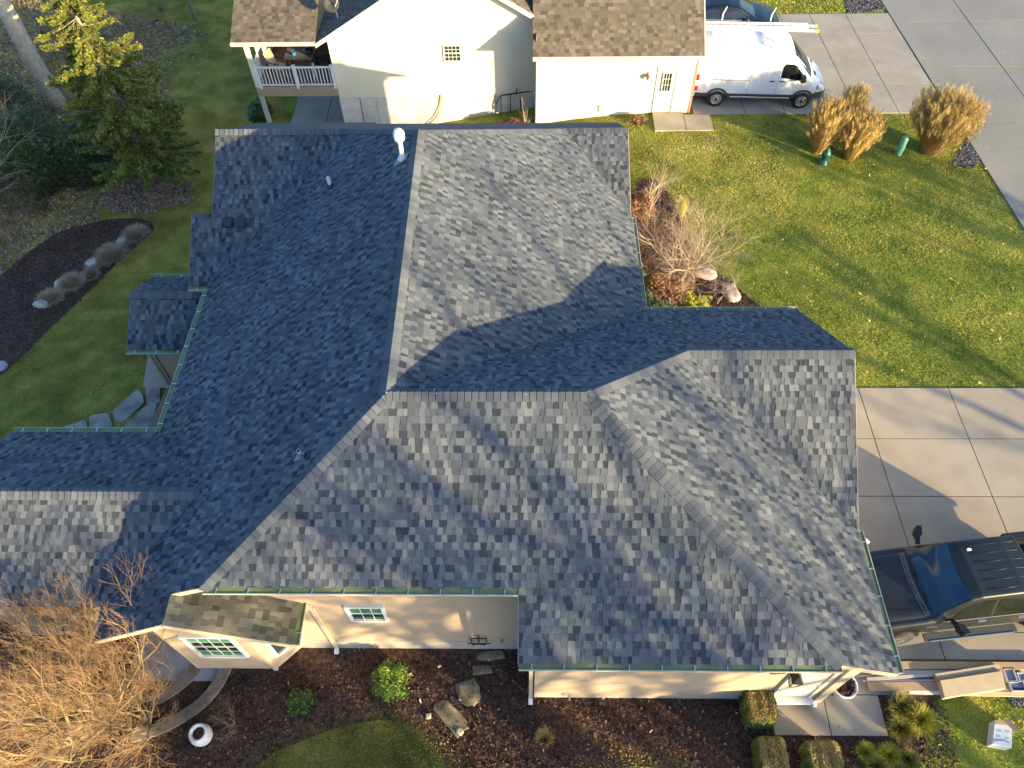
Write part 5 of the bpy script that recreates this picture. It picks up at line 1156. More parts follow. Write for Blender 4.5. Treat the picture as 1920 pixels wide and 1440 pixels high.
for sg_ in (-1, 1):
    vpart('side_window', lambda m: CL.side_patch(m, [(.95, .97), (1.85, .97), (1.85, 1.32), (1.5, 1.32), (1.2, 1.22)], sg_, .006, 14), M['car_glass'], car)
    vpart('side_window', lambda m: CL.side_patch(m, [(1.93, .97), (3.05, .95), (3.1, 1.0), (2.7, 1.26), (2.4, 1.33), (1.93, 1.32)], sg_, .006, 14), M['car_glass'], car)
    vpart('window_trim', lambda m: CL.side_patch(m, [(.85, .935), (3.2, .93), (3.2, .955), (.85, .96)], sg_, .010, 20), M['alloy'], car)
    vpart('headlight', lambda m: CL.side_patch(m, [(4.2, .60), (4.62, .50), (4.6, .60), (4.25, .72)], sg_, .010, 8), M['lamp_clear'], car)
    vpart('mirror', lambda m: m.box(2.92, 3.08, sg_ * 1.0 - .09, sg_ * 1.0 + .09, .95, 1.09), M['navy'], car, smooth=False)
    vpart('door_handle', lambda m: [m.bar((x, sg_ * .935, .84), (x + .16, sg_ * .935, .84), .015, .025) for x in (1.25, 2.2)], M['alloy'], car, smooth=False)
    for wx in (.95, 3.75): wheel(car, wx, sg_ * .84, .33, .21, sg_, spokes=5, rimc=M['alloy'])
vpart('hood_crease', lambda m: [m.tube([(x, y0 * (1 - (x - 3.5) * .12), CL.top_z(x, y0 * (1 - (x - 3.5) * .12)) + .0) for x in (3.5, 3.8, 4.1, 4.4)], .008, 5) for y0 in (-.5, .5)], M['navy'], car)
# ---- pickup truck: local x from nose (0) to tail
M['truck_paint'] = pm('truck_paint', (.014, .015, .015), rough=.32, nvar=.25, nsc=2, coat=.2, spec=.4)
yt = math.radians(6.5)
tk = thing('pickup_truck', 'black crew cab pickup with ribbed roof parked nose to the garage', 'pickup truck', (7.86, 6.80, 0), yt)
tk.scale = (.98, .98, .98)
def tp(w, wr, h, belt=1.18, zb=.50): return [(w * .96, zb), (w, zb + .12), (w, belt * .8), (w * .975, belt), (wr + (w * .975 - wr) * .35, belt + (h - belt) * .55), (wr, h - .05), (wr - .12, h - .012), (wr * .4, h), (0, h + .006)]
tst = [(0, tp(.90, .80, .98, .9)), (.06, tp(.98, .86, 1.06, .98)), (.25, tp(1.0, .84, 1.12, 1.05)), (1.0, tp(1.0, .84, 1.20, 1.12)), (1.42, tp(1.0, .84, 1.24, 1.16)), (1.60, tp(1.0, .83, 1.29, 1.17)), (1.85, tp(1.0, .80, 1.46, 1.18)), (2.10, tp(1.0, .77, 1.68, 1.18)), (2.34, tp(1.0, .74, 1.85, 1.18)), (2.58, tp(1.0, .725, 1.91, 1.18)), (3.6, tp(1.0, .72, 1.93, 1.18)), (4.02, tp(1.0, .72, 1.90, 1.18)), (4.12, tp(1.0, .76, 1.62, 1.18)), (4.18, tp(1.0, .93, 1.22, 1.16))]
TL = Loft([a for a, b in tst], [b for a, b in tst], 90, 4)
vpart('cab', lambda m: TL.mesh(m), M['truck_paint'], tk)
def bed(m):
    for sg_ in (-1, 1): m.box(4.2, 5.85, sg_ * .92 - .08, sg_ * .92 + .08, .5, 1.28)
    m.box(5.78, 5.88, -.84, .84, .55, 1.26); m.box(4.19, 4.26, -.84, .84, .7, 1.24); m.box(4.26, 5.78, -.84, .84, .66, .72)
vpart('cargo_bed', bed, M['truck_paint'], tk, smooth=False)
vpart('bed_liner', lambda m: (m.box(4.27, 5.77, -.83, .83, .722, .735), m.box(4.27, 5.77, .80, .836, .74, 1.24), m.box(4.27, 5.77, -.836, -.80, .74, 1.24)), M['black'], tk, smooth=False)
for s_ in (-1, 1): vpart('bed_rail_cap', lambda m: m.box(4.2, 5.86, s_ * .92 - .085, s_ * .92 + .085, 1.282, 1.305), M['black'], tk, smooth=False)
M['ws_sky_blue'] = pm('windshield_sky_glass', (.010, .038, .085), rough=.10, nvar=.35, nsc=1.5, spec=.45)  # blue base and blotches paint the sky's reflection into the glass
vpart('windshield', lambda m: TL.top_patch(m, 1.64, 2.36, (-.79, -.67), (.79, .67), .012, 14, 14, bow=-.08), M['ws_sky_blue'], tk)
vpart('wiper_cowl', lambda m: TL.top_patch(m, 1.44, 1.56, (-.80, -.80), (.80, .80), .010, 3, 22, bow=-.08), pm('cowl_grey', [(.05, .053, .056), (.09, .095, .10)], rough=.6), tk)
def cowl_slots(m):
    for k in range(21): y = -.68 + k * .065; xx = 1.50 - .08 * (1 - (y / .8) ** 2); m.bar((xx, y - .035, TL.top_z(xx, y) + .006), (1.50 - .08 * (1 - ((y + .07) / .8) ** 2), y + .035, TL.top_z(xx, y + .035) + .006), .015, .006)
    for k in range(22):
        y = -.68 + k * .065
        if abs(y + .3) < .06 or abs(y - .1) < .05: continue
        xx = 1.50 - .08 * (1 - (y / .8) ** 2); m.box(xx - .03, xx + .03, y - .013, y + .013, TL.top_z(xx, y) + .008, TL.top_z(xx, y) + .016)
vpart('cowl_vent', cowl_slots, M['black'], tk, smooth=False)
vpart('wiper', lambda m: [m.bar((1.56 + dx, y0, TL.top_z(1.6, y0) + .03), (1.60 + dx, y1, TL.top_z(1.62, y1) + .03), .02, .02) for y0, y1, dx in ((-.7, -.08, 0), (-.02, .6, 0))], M['black'], tk, smooth=False)
for k in range(6):
    y = -.55 + k * .22; vpart('roof_rib', lambda m: m.tube([(2.76, y, TL.top_z(2.75, y) + .002), (3.9, y, TL.top_z(3.9, y) + .002)], .018, 6), M['truck_paint'], tk)
vpart('hood_bulge', lambda m: TL.top_patch(m, .16, 1.34, (-.50, -.62), (.50, .62), .022, 8, 8), M['truck_paint'], tk)
for sg_ in (-1, 1):
    vpart('front_window', lambda m: TL.side_patch(m, [(1.98, 1.22), (2.95, 1.22), (2.95, 1.76), (2.62, 1.76), (2.42, 1.70), (2.12, 1.42)], sg_, .007, 20), M['car_glass'], tk)
    vpart('rear_side_window', lambda m: TL.side_patch(m, [(3.05, 1.22), (3.85, 1.22), (3.92, 1.4), (3.85, 1.72), (3.05, 1.76)], sg_, .007, 16), M['car_glass'], tk)
    vpart('window_trim', lambda m: TL.side_patch(m, [(1.80, 1.185), (3.95, 1.185), (3.95, 1.205), (1.80, 1.205)], sg_, .010, 20), M['alloy'], tk)
    vpart('mirror', lambda m: (m.prism([(1.98, sg_ * 1.10, 1.25), (2.10, sg_ * 1.14, 1.25), (2.16, sg_ * 1.36, 1.27), (2.04, sg_ * 1.38, 1.27), (1.96, sg_ * 1.25, 1.26)], (0, 0, .22)), m.bar((2.0, sg_ * .98, 1.24), (2.04, sg_ * 1.14, 1.30), .09, .07)), M['black'], tk, smooth=False)
    vpart('door_handle', lambda m: [m.bar((x, sg_ * 1.01, 1.04), (x + .20, sg_ * 1.01, 1.04), .03, .045) for x in (2.72, 3.72)], M['alloy'], tk, smooth=False)
    vpart('fender_badge', lambda m: m.box(1.45, 1.72, sg_ * 1.012 - .004, sg_ * 1.012 + .004, 1.00, 1.045), M['alloy'], tk, smooth=False)
    rb = vpart('running_board', lambda m: m.box(1.62, 3.95, sg_ * 1.08 - .10, sg_ * 1.08 + .10, .40, .45), M['plastic_grey'], tk, smooth=False)
    vpart('step_trim', lambda m: m.box(1.72, 3.85, sg_ * 1.19 - .012, sg_ * 1.19 + .012, .41, .462), M['alloy'], rb, smooth=False)
    vpart('headlight', lambda m: TL.side_patch(m, [(.02, .84), (.34, .88), (.30, 1.02), (.03, .97)], sg_, .012, 8), M['lamp_clear'], tk)
    vpart('door_seam', lambda m: [TL.side_patch(m, [(x, .62), (x + .012, .62), (x + .012, 1.18), (x, 1.18)], sg_, .003, 3) for x in (1.9, 3.0, 4.0)], M['black'], tk)
    def arch(m):
        for wx in (.98, 4.75):
            for i in range(14):
                a0 = math.pi * i / 14; a1 = math.pi * (i + 1) / 14; q = [(wx + math.cos(a) * rr, .42 + math.sin(a) * rr) for a, rr in ((a0, .50), (a1, .50), (a1, .42), (a0, .42))]
                m.face([(x, sg_ * 1.028, z) for x, z in q], .5)
            m.box(wx - .43, wx + .43, sg_ * .85 - .165, sg_ * .85 + .165, .40, .78)
    vpart('wheel_arch', arch, M['black'], tk, smooth=False)
    for wx in (.98, 4.75): wheel(tk, wx, sg_ * .955, .40, .26, sg_, spokes=6, rimc=M['alloy'])
vpart('bumper', lambda m: m.box(-.16, .06, -.95, .95, .48, .70), M['alloy'], tk, smooth=False)
vpart('grille', lambda m: m.box(-.03, .02, -.60, .60, .72, 1.0), M['black'], tk, smooth=False)
vpart('roof_antenna', lambda m: m.box(2.70, 2.80, .42, .47, 1.92, 1.955), M['white'], tk, smooth=False)
vpart('brake_light', lambda m: m.box(4.105, 4.125, -.16, .16, 1.80, 1.84), M['red_lamp'], tk, smooth=False)
# ---------------------------------------------------------------- neighbour house
nb = thing('neighbour_house', 'cream sided house with brown shingle roof at the top of the photo', 'house', (-1, 32, 0))
YG, YM = 27.8, 29.1; ez = 2.75; xG0, xG1 = .42, 6.72
nw = MB()
nw.prism([(xG0, YG, -1.2), (xG1, YG, -.1), (xG1, YG, 2.72), (xG0, YG, 2.72)], (0, .15, 0))
nw.prism([(xG0 - .001, YG + .15, -1.2), (xG0 - .001, YM, -1.2), (xG0 - .001, YM, 3.6), (xG0 - .001, YG + .15, 2.72)], (.15, 0, 0))
# main gable wall
pk = (-3.15, 5.75)   # ridge of the front gable (x, z)
sl = .60
nw.prism([(-8.0, YM, -.08), (xG0 + .16, YM, -.08), (2.4, YM, 2.3), (2.4, YM, pk[1] - .08 - sl * (2.4 - pk[0])), (pk[0], YM, pk[1] - .08), (-8.0, YM, pk[1] - .08 - sl * (pk[0] + 8.0))], (0, .15, 0))
nw.prism([(-8.0, YM + .151, -.08), (-8.0, 36, -.08), (-8.0, 36, 2.75), (-8.0, YM + .151, 2.75)], (.15, 0, 0))
nw.prism([(xG1, YG + .151, -.1), (xG1, 35, -.1), (xG1, 35, 2.7), (xG1, 31.4, 5.0), (xG1, YG + .151, 2.7)], (-.15, 0, 0))
laps(nw, (xG0, YG), (xG1, YG), -.1, 2.6, (0, -1, 0)); laps(nw, (xG0, YM), (xG0, YG + .02), -.3, 3.3, (-1, 0, 0))
laps(nw, (-8.0, YM), (xG0, YM), -.05, 5.6, (0, -1, 0), top=lambda z: (max(0, (pk[0] - (pk[1] - .12 - z) / sl + 8.0) / (xG0 + 8.0)), min(1, (pk[0] + (pk[1] - .12 - z) / sl + 8.0) / (xG0 + 8.0))))
part('wall', nw, M['siding_white'], nb)
nf = MB(); nf.prism([(-8.02, YM - .02, -2.3), (xG0, YM - .02, -1.2), (xG0, YM - .02, -.06), (-8.02, YM - .02, -.06)], (0, .15, 0)); nf.prism([(-8.02, YM + .131, -2.3), (-8.02, 36, -2.3), (-8.02, 36, -.06), (-8.02, YM + .131, -.06)], (.15, 0, 0))
part('foundation', nf, pm('foundation_white', (.55, .51, .44), rough=.9, nsc=1.2, nvar=.16, fsc=8, fvar=.08), nb)
pj = MB(); pj.box(-7.15, -7.12, YM - .028, YM - .019, -2.2, -.06); part('foundation_seam', pj, M['joint'], nb)
pj = MB(); pj.box(-6.45, -6.43, YM - .028, YM - .019, -2.2, -.06); part('foundation_seam', pj, pm('seam_tan', (.35, .31, .26)), nb)
# roofs
nr = MB()
gt = 31.4; gz = ez + (gt - 27.35) * s1
shingle_slope(nr, [[(.28, 27.35, ez), (6.86, 27.35, ez), (6.86, gt, gz), (.28, gt, gz)]], 31, exposure=.15, wmin=.12, wmax=.34)
py0 = 28.72; pz0 = 2.66
shingle_slope(nr, [[(-11.78, py0, pz0), (-8.38, py0, pz0), (-8.38, 33.2, pz0 + 4.48 * .42), (-11.9, 33.2, pz0 + 4.48 * .42)]], 32, exposure=.15, wmin=.12, wmax=.34)
zl = lambda x: pk[1] - sl * abs(x - pk[0])
shingle_slope(nr, [[(-8.40, py0, zl(-8.4)), (pk[0], py0, pk[1]), (pk[0], 36, pk[1]), (-8.40, 36, zl(-8.4))]], 33, exposure=.15, wmin=.12, wmax=.34)
shingle_slope(nr, [[(pk[0], py0, pk[1]), (2.20, py0, zl(2.20)), (2.20, 36, zl(2.2)), (pk[0], 36, pk[1])]], 34, exposure=.15, wmin=.12, wmax=.34)
nr.prism([(.28, gt, gz), (6.86, gt, gz), (6.86, 35.4, ez), (.28, 35.4, ez)], (0, 0, -.1), .5)
nro = part('roof', nr, M['brown_shingle'], nb)
def nrake(p, q, d=.18, w=.06):
    p = Vector(p); q = Vector(q); z = Vector((0, 0, 1)); m = MB(); m.prism([p - z * .01, q - z * .01, q - z * d, p - z * d], (0, -w, 0), .5); part('rake_board', m, M['trim_white'], nb)
M['trim_white'] = pm('trim_white', (.60, .56, .47), rough=.45, nvar=.04)
nrake((-8.40, py0, zl(-8.4)), (pk[0], py0, pk[1])); nrake((pk[0], py0, pk[1]), (2.20, py0, zl(2.2)))
sfm = MB(); sfm.face([(-8.4, py0, zl(-8.4) - .12), (pk[0], py0, pk[1] - .12), (pk[0], YM, pk[1] - .12), (-8.4, YM, zl(-8.4) - .12)]); part('soffit', sfm, M['trim_white'], nb)
sfm = MB(); sfm.face([(2.2, py0, zl(2.2) - .12), (pk[0], py0, pk[1] - .121), (pk[0], YM, pk[1] - .121), (2.2, YM, zl(2.2) - .12)]); part('soffit', sfm, M['trim_white'], nb)
sfm = MB(); sfm.box(.30, 6.86, 27.36, 27.82, ez - .13, ez - .11); part('soffit', sfm, M['trim_white'], nb)
tm_ = [M['trim_white'], M['trim_white'], M['metal']]
gutter(nb, (.28, 27.34, ez), (6.86, 27.34, ez), (0, -1, 0), mats=tm_, hang=50); gutter(nb, (-11.78, py0 - .01, pz0), (-8.42, py0 - .01, pz0), (0, -1, 0), mats=tm_, hang=50)
fm = MB(); fm.prism([(6.87, 27.35, ez - .01), (6.87, gt, gz - .01), (6.87, gt, gz - .18), (6.87, 27.35, ez - .18)], (.03, 0, 0)); part('rake_board', fm, M['trim_white'], nb)
# window on the main wall, garage side door, light, brick pier
wb = [aty(*p, YM) for p in ((829, 83), (864, 83), (866, 115), (833, 115))]
window(nb, (wb[3].x, YM, wb[3].z), (1, 0, 0), (0, -1, 0), wb[2].x - wb[3].x, wb[0].z - wb[3].z, 4, 4, M['glass'], label='small gridded window on the cream wall', fr=.05)
d0 = aty(1222, 207, YG); d1 = aty(1256, 207, YG); dh = aty(1238, 128, YG).z
dm = MB(); dm.box(d0.x + .09, d1.x - .0, YG - .02, YG + .02, .06, dh); ddo = part('door', dm, pm('door_cream', (.60, .57, .46), rough=.45, nvar=.03), nb)
fm = MB(); fm.box(d0.x, d0.x + .08, YG - .05, YG, .02, dh + .1); fm.box(d1.x + .01, d1.x + .09, YG - .05, YG, .02, dh + .1); fm.box(d0.x + .08, d1.x + .01, YG - .05, YG, dh, dh + .1); part('door_frame', fm, M['trim_white'], nb)
wx0, wx1 = d0.x + .24, d1.x - .14; wz0, wz1 = dh * .50, dh - .14
window(ddo, (wx0, YG - .021, wz0), (1, 0, 0), (0, -1, 0), wx1 - wx0, wz1 - wz0, 3, 3, M['glass'], name='door_window', split=False, fr=.03)
cr = MB()
for k in range(4): x = wx0 + .05 + k * (wx1 - wx0 - .1) / 3; cr.box(x - .006, x + .006, YG - .026, YG - .019, .25, wz0 - .15)
part('door_groove', cr, pm('groove', (.45, .42, .34)), ddo)
kb = MB(); kb.lathe((d1.x - .08, YG - .05, 1.0), [(0, -.03), (.03, 0), (0, .03)], 10); part('handle', kb, M['metal'], ddo)
lx = d0.x - .38; lz = dh * .86; lm = MB()
lm.box(lx - .05, lx + .05, YG - .03, YG, lz - .06, lz + .12); lm.bar((lx, YG, lz + .1), (lx, YG - .16, lz + .12), .02, .02); lm.lathe((lx, YG - .16, lz - .12), [(.04, 0), (.09, .14), (.10, .17), (.03, .22), (0, .25)], 8)
part('wall_lantern', lm, pm('pewter', (.22, .20, .16), rough=.4, metal=.6), nb)
M['brick'] = bpy.data.materials.new('brick'); M['brick'].use_nodes = True; nt_ = M['brick'].node_tree; bk = nt_.nodes.new('ShaderNodeTexBrick'); tc_ = nt_.nodes.new('ShaderNodeTexCoord'); mp = nt_.nodes.new('ShaderNodeMapping')
mp.inputs['Rotation'].default_value = (R_(90), 0, 0); nt_.links.new(tc_.outputs['Object'], mp.inputs[0]); nt_.links.new(mp.outputs[0], bk.inputs[0]); bk.inputs['Color1'].default_value = (.36, .10, .055, 1); bk.inputs['Color2'].default_value = (.26, .08, .05, 1); bk.inputs['Mortar'].default_value = (.42, .36, .3, 1)
bk.inputs['Scale'].default_value = 4.5; bk.inputs['Mortar Size'].default_value = .03; nt_.links.new(bk.outputs[0], nt_.nodes['Principled BSDF'].inputs['Base Color']); nt_.nodes['Principled BSDF'].inputs['Roughness'].default_value = .9
bp_ = MB(); bp_.box(6.723, 6.81, YG - .03, YG + .35, 0, 2.6); part('brick_pier', bp_, M['brick'], nb)
bp_ = MB(); bp_.box(6.723, 6.9, YG + .35, 28.5, 0, 2.6); part('garage_door_jamb', bp_, M['trim_white'], nb)
hm = MB(); h0 = aty(826, 178, YM - .05); hm.tube([h0, h0 + Vector((-.05, -.05, -.5)), h0 + Vector((-.3, -.05, -1.0)), h0 + Vector((-.8, -.08, -1.5))], .02, 6); hm.tube([h0 + Vector((.05, 0, 0)), h0 + Vector((.03, -.05, -.55)), h0 + Vector((-.2, -.05, -1.1)), h0 + Vector((-.7, -.08, -1.6))], .02, 6)
part('hose', hm, pm('hose_tan', (.42, .33, .22), rough=.6), nb)
tp_ = MB(); t0 = aty(1124, 200, YG - .05); tp_.bar(t0, t0 + Vector((0, 0, -.25)), .03, .03); tp_.box(t0.x - .05, t0.x + .05, YG - .09, YG, t0.z, t0.z + .05); part('tap', tp_, M['metal'], nb)
ds = MB(); ds.bar((xG0 + .04, YG - .08, 2.6), (xG0 + .04, YG - .08, -.35), .07, .06); part('downspout', ds, M['trim_white'], nb)
# porch
pb = aty(500, 240, YM).z
pp = MB(); pp.bar((-11.35, YM - .02, -2.3), (-11.35, YM - .02, .05), .16, .16); part('porch_post', pp, pm('weathered_post', (.42, .40, .34), rough=.8, nvar=.15), nb)
pp = MB(); pp.bar((-11.35, YM - .02, .5), (-11.35, YM - .02, 2.55), .17, .17); part('porch_post', pp, M['trim_white'], nb)
pp = MB(); pp.box(-11.45, -8.0, YM - .08, YM - .03, .06, .50); part('deck_fascia', pp, pm('deck_brown', (.34, .24, .16), rough=.7, nvar=.08), nb)
pp = MB(); pp.box(-11.45, -8.02, YM - .03, 32.6, .30, .49); part('deck_floor', pp, pm('deck_floor', (.13, .085, .06), rough=.8, nvar=.15, siding=0), nb)
pp = MB(); pp.box(-11.6, -8.2, YM - .1, YM + .06, 2.40, 2.60); part('porch_beam', pp, M['trim_white'], nb)
def railing(a, b, mid=True):
    a = Vector(a); b = Vector(b); r = MB(); r.bar(a + Vector((0, 0, .86)), b + Vector((0, 0, .86)), .07, .06); r.bar(a + Vector((0, 0, .07)), b + Vector((0, 0, .07)), .05, .06)
    rl_ = part('railing', r, M['white'], nb); L = (b - a).length; n = int(L / .135)
    for k in range(1, n):
        p = a + (b - a) * (k / n); q = MB(); q.bar(p + Vector((0, 0, .1)), p + Vector((0, 0, .84)), .035, .035); part('baluster', q, M['white'], rl_)
    ps = [a, b] + ([(a + b) / 2] if mid else [])
    for p in ps:
        q = MB(); q.bar(p + Vector((0, -.02, -.08)), p + Vector((0, -.02, .92)), .10, .10); q.box(p.x - .07, p.x + .07, p.y - .09, p.y + .05, .92 + a.z, .96 + a.z); part('rail_post', q, M['white'], rl_)
railing((-11.22, YM - .03, .5), (-8.06, YM - .03, .5)); railing((-11.38, YM + .2, .5), (-11.38, 32.4, .5), False)
pp = MB(); pp.box(-11.36, -11.33, YM + .9, 32.5, .5, 2.2); part('privacy_panel', pp, M['white'], nb)
pp = MB(); pp.box(-11.3, -8.1, 32.5, 32.55, .5, 2.6); part('porch_back_wall', pp, M['siding_white'], nb)
sd = MB(); sd.box(-8.02, -7.99, YM + .25, YM + 2.2, .55, 2.45); sdo = part('sliding_door', sd, M['white'], nb)
for y0 in (YM + .33, YM + 1.27):
    q = MB(); q.box(-8.03, -8.015, y0, y0 + .82, .68, 2.35); part('pane', q, M['glass'], sdo)
slabs('neighbour_patio', 0, [-10.4, -9.1, -7.9], [25.8, 28.9, 32.0], cm3, z=T(-9, 28) + .04) if False else None
npm = MB(); zz = T(-9.2, 28.5) + .06
for x0, x1 in ((-10.75, -9.16), (-9.13, -8.02)): npm.box(x0, x1, 26.8, 32.4, zz - .25, zz)
struct('neighbour_patio', npm, cm3)
# porch furniture
tb = thing('patio_table', 'dark table on the neighbour porch', 'table', (-9.6, 30.3, .5)); q = MB(); q.box(-10.25, -9.0, 29.9, 30.8, 1.20, 1.24); part('tabletop', q, pm('table_brown', (.12, .085, .07), rough=.5), tb)
for x, y in ((-10.15, 30.0), (-9.1, 30.0), (-10.15, 30.7), (-9.1, 30.7)):
    q = MB(); q.bar((x, y, .5), (x, y, 1.2), .04, .04); part('leg', q, M['black'], tb)
def pchair(label, c, rz, mat):
    t = thing('patio_chair', label, 'chair', c, rz, 'chairs on the neighbour porch'); q = MB(); q.box(-.25, .25, -.25, .25, .40, .43); part('seat', q, mat, t, local=True)
    q = MB(); q.prism([(-.25, .24, .43), (.25, .24, .43), (.25, .42, 1.02), (-.25, .42, 1.02)], (0, .03, 0)); part('backrest', q, mat, t, local=True)
    for x in (-.23, .23):
        for y in (-.22, .22): q = MB(); q.bar((x, y, 0), (x, y, .4), .025, .025); part('leg', q, M['black'], t, local=True)
        q = MB(); q.bar((x * 1.1, -.22, .62), (x * 1.1, .30, .66), .03, .025); part('armrest', q, M['black'], t, local=True)
    return t
pchair('tan high backed patio chair left of the porch table', (-10.55, 29.95, .49), R_(70), pm('tan_sling', (.42, .32, .20), rough=.7))
pchair('dark patio chair right of the porch table', (-8.75, 30.5, .49), R_(-80), M['dark'])
pchair('dark patio chair behind the porch table', (-9.4, 31.2, .49), 0, M['dark'])
q = MB(); q.lathe((-9.85, 30.2, 1.24), [(.0, 0), (.07, 0), (.09, .16), (.08, .16), (.07, .02)], 14); tag(link('flower_pot', q, pm('pot_blue', (.02, .16, .28), rough=.3)), 'small blue pot on the porch table', 'pot')
gr_ = thing('grill', 'dark round topped grill on the porch beside the table', 'grill', (-9.2, 30.2, 1.24)); q = MB(); q.lathe((-9.25, 30.35, 1.24), [(.12, 0), (.22, .10), (.22, .14), (.14, .24), (0, .28)], 16); part('lid', q, M['black'], gr_, smooth=True)
q = MB(); q.lathe((-9.25, 30.35, 1.52), [(.03, 0), (.03, .04), (0, .05)], 8); part('knob', q, M['white'], gr_)
bs = thing('towel_stand', 'slim blue and white towel hanging on a stand on the porch', 'towel', (-8.95, 29.5, .5)); q = MB(); q.tube([(-8.95, 29.5, .5), (-8.95, 29.5, 1.25)], .015, 6); part('pole', q, M['metal'], bs)
q = MB(); q.prism([(-9.03, 29.5, .75), (-8.98, 29.5, .60), (-8.95, 29.5, .78), (-8.90, 29.5, .60), (-8.87, 29.5, .78), (-8.90, 29.5, 1.28), (-8.98, 29.5, 1.28)], (0, .03, 0)); part('towel', q, pm('towel_blue', (.45, .52, .72), rough=.9), bs)
# satellite dish
sdp = aty(628, 30, 29.6); sd_ = thing('satellite_dish', 'dark satellite dish on a white arm on the neighbour roof', 'satellite dish', (sdp.x, 29.6, sdp.z - .4)); rt = Matrix.Rotation(R_(60), 3, 'X')
q = MB(); q.lathe(sdp + Vector((-.05, 0, .5)), [(0, -.02), (.2, .02), (.33, .08), (.32, .10), (.2, .04), (0, 0)], 20, .5, 0, rt); part('reflector', q, M['dark'], sd_, smooth=True)
q = MB(); q.bar(sdp + Vector((.1, 0, -.75)), sdp + Vector((.1, 0, .1)), .045, .045); q.bar(sdp + Vector((.1, 0, .1)), sdp + Vector((-.05, 0, .45)), .045, .045); q.bar(sdp + Vector((.0, -.0, .25)), sdp + Vector((.28, -.25, .75)), .03, .03); part('mast', q, M['white'], sd_)
# window well rail
wr_ = thing('window_well_rail', 'black metal rail round the basement window well of the neighbour', 'railing', (-.5, 28.2, -.9))
P_ = [gp(942, 215), gp(955, 216), gp(1002, 214)]; h_ = .95
a, b, c_ = aty(938, 190, YM - .9), aty(1001, 179, YM - .9), None
q = MB(); a0 = gp(940, 216); b0 = Vector((a0.x + 1.35, a0.y + .25, a0.z + .05))
for p in (a0, a0.lerp(b0, .30), a0.lerp(b0, .62), b0): q.bar(p + Vector((0, 0, -.1)), p + Vector((0, 0, h_)), .035, .035)
q.bar(a0 + Vector((0, 0, h_)), b0 + Vector((0, 0, h_)), .04, .04); q.bar(a0 + Vector((0, 0, h_)), Vector((a0.x - .35, YM - .05, a0.z + .2)), .03, .03); q.bar(a0.lerp(b0, .5) + Vector((0, 0, h_)), a0.lerp(b0, .5) + Vector((0, 0, h_ + .22)), .04, .04)
part('rail', q, M['black'], wr_)
q = MB(); q.box(a0.x + .2, b0.x - .05, a0.y + .4, YM - .05, -1.25, -1.12); part('well_cover', q, M['black'], wr_)
# hydrant and utility post
hy = gp(1543, 306); t = thing('fire_hydrant', 'dark green hydrant half hidden in front of the dry grass clumps', 'hydrant', hy)
hg = pm('hydrant_green', (.010, .075, .055), rough=.4, nvar=.15); q = MB(); q.lathe(hy, [(.20, 0), (.20, .06), (.15, .08), (.14, .40), (.17, .42), (.17, .48), (.14, .52), (.10, .62), (.04, .66), (.03, .72), (0, .73)], 18); part('barrel', q, hg, t, smooth=True)
for sx in (-1, 1):
    q = MB(); q.lathe(hy + Vector((sx * .14, 0, .33)), [(.06, 0), (.06, .08), (.07, .08), (.07, .11), (0, .11)], 12, .5, 0, Matrix.Rotation(R_(90 * sx), 3, 'Y')); part('outlet', q, hg, t)
up = gp(1684, 289); t = thing('utility_post', 'round topped pale green utility post beside the largest grass clump', 'post', up)
q = MB(); q.lathe(up, [(.125, 0), (.125, .70), (.115, .76), (.07, .80), (0, .815)], 20); part('casing', q, pm('utility_green', (.13, .34, .24), rough=.45, nvar=.06), t, smooth=True)
# planter by the garage corner
pl = atz(1578, 1289, .25); pl.z = 0; t = thing('planter', 'round white planter with dry brown plants at the garage corner', 'planter', pl)
q = MB(); q.lathe(pl, [(.16, 0), (.24, .20), (.275, .42), (.30, .44), (.30, .47), (.255, .47), (.24, .38)], 26); part('pot', q, M['white'], t, smooth=True)
q = MB(); q.lathe(pl + Vector((0, 0, .38)), [(.245, 0), (0, .03)], 18); part('soil', q, M['soil'], t)
P, d = leaf_pts(pl + Vector((0, 0, .38)), (.24, .24, .16), 500, seed=3); cloud('dry_plants', P, (.01, .03), M['chip'], np.clip(.35 + .3 * np.random.default_rng(1).normal(size=len(P)), 0, 1), t)
# stacked boards, trim and cartons along the drive edge
M['board_wood'] = pm('board_wood', [(.42, .30, .17), (.56, .43, .27)], rough=.7, nvar=.12, nsc=3); M['board_white'] = pm('board_white', [(.36, .315, .26), (.44, .40, .35)], rough=.5, nvar=.05)
M['card'] = pm('cardboard', (.34, .235, .135), rough=.8, nvar=.08, nsc=4, fsc=30, fvar=.05); M['card_pale'] = pm('cardboard_pale', (.47, .36, .215), rough=.75, nvar=.06, nsc=4)
GB = 'boards stacked beside the driveway'
def board(label, pa, pb, wdt, th, z, mat, name='board', group=GB):
    a = atz(*pa, z); b = atz(*pb, z); m = MB(); m.bar(a + Vector((0, 0, th / 2)), b + Vector((0, 0, th / 2)), wdt, th); return tag(link(name, m, mat), label, 'board', group)
board('long tan carton sleeve lying farthest from the lawn, along the drive edge', (1668, 1249), (1960, 1251), .17, .10, .04, M['card'])
board('wide white trim board next to the tan sleeve', (1640, 1255), (1850, 1252), .12, .03, .045, M['board_white'])
board('second white trim board, slightly crossing the first', (1632, 1263), (1840, 1260), .09, .03, .085, M['board_white'])
board('narrow white trim strip ending nearest the planter', (1606, 1268), (1800, 1268), .05, .02, .045, M['board_white'])
board('white trim board skewed across the stack', (1625, 1274), (1790, 1263), .07, .03, .12, M['board_white'])
board('thin pale strip with its end by the planter', (1618, 1277), (1780, 1276), .05, .02, .08, M['board_white'])
board('wide tan board nearest the lawn, left end by the planter', (1627, 1289), (1775, 1288), .20, .07, .05, M['card'])
board('tan plank under the pale carton', (1690, 1284), (1930, 1297), .14, .04, .045, M['card'])
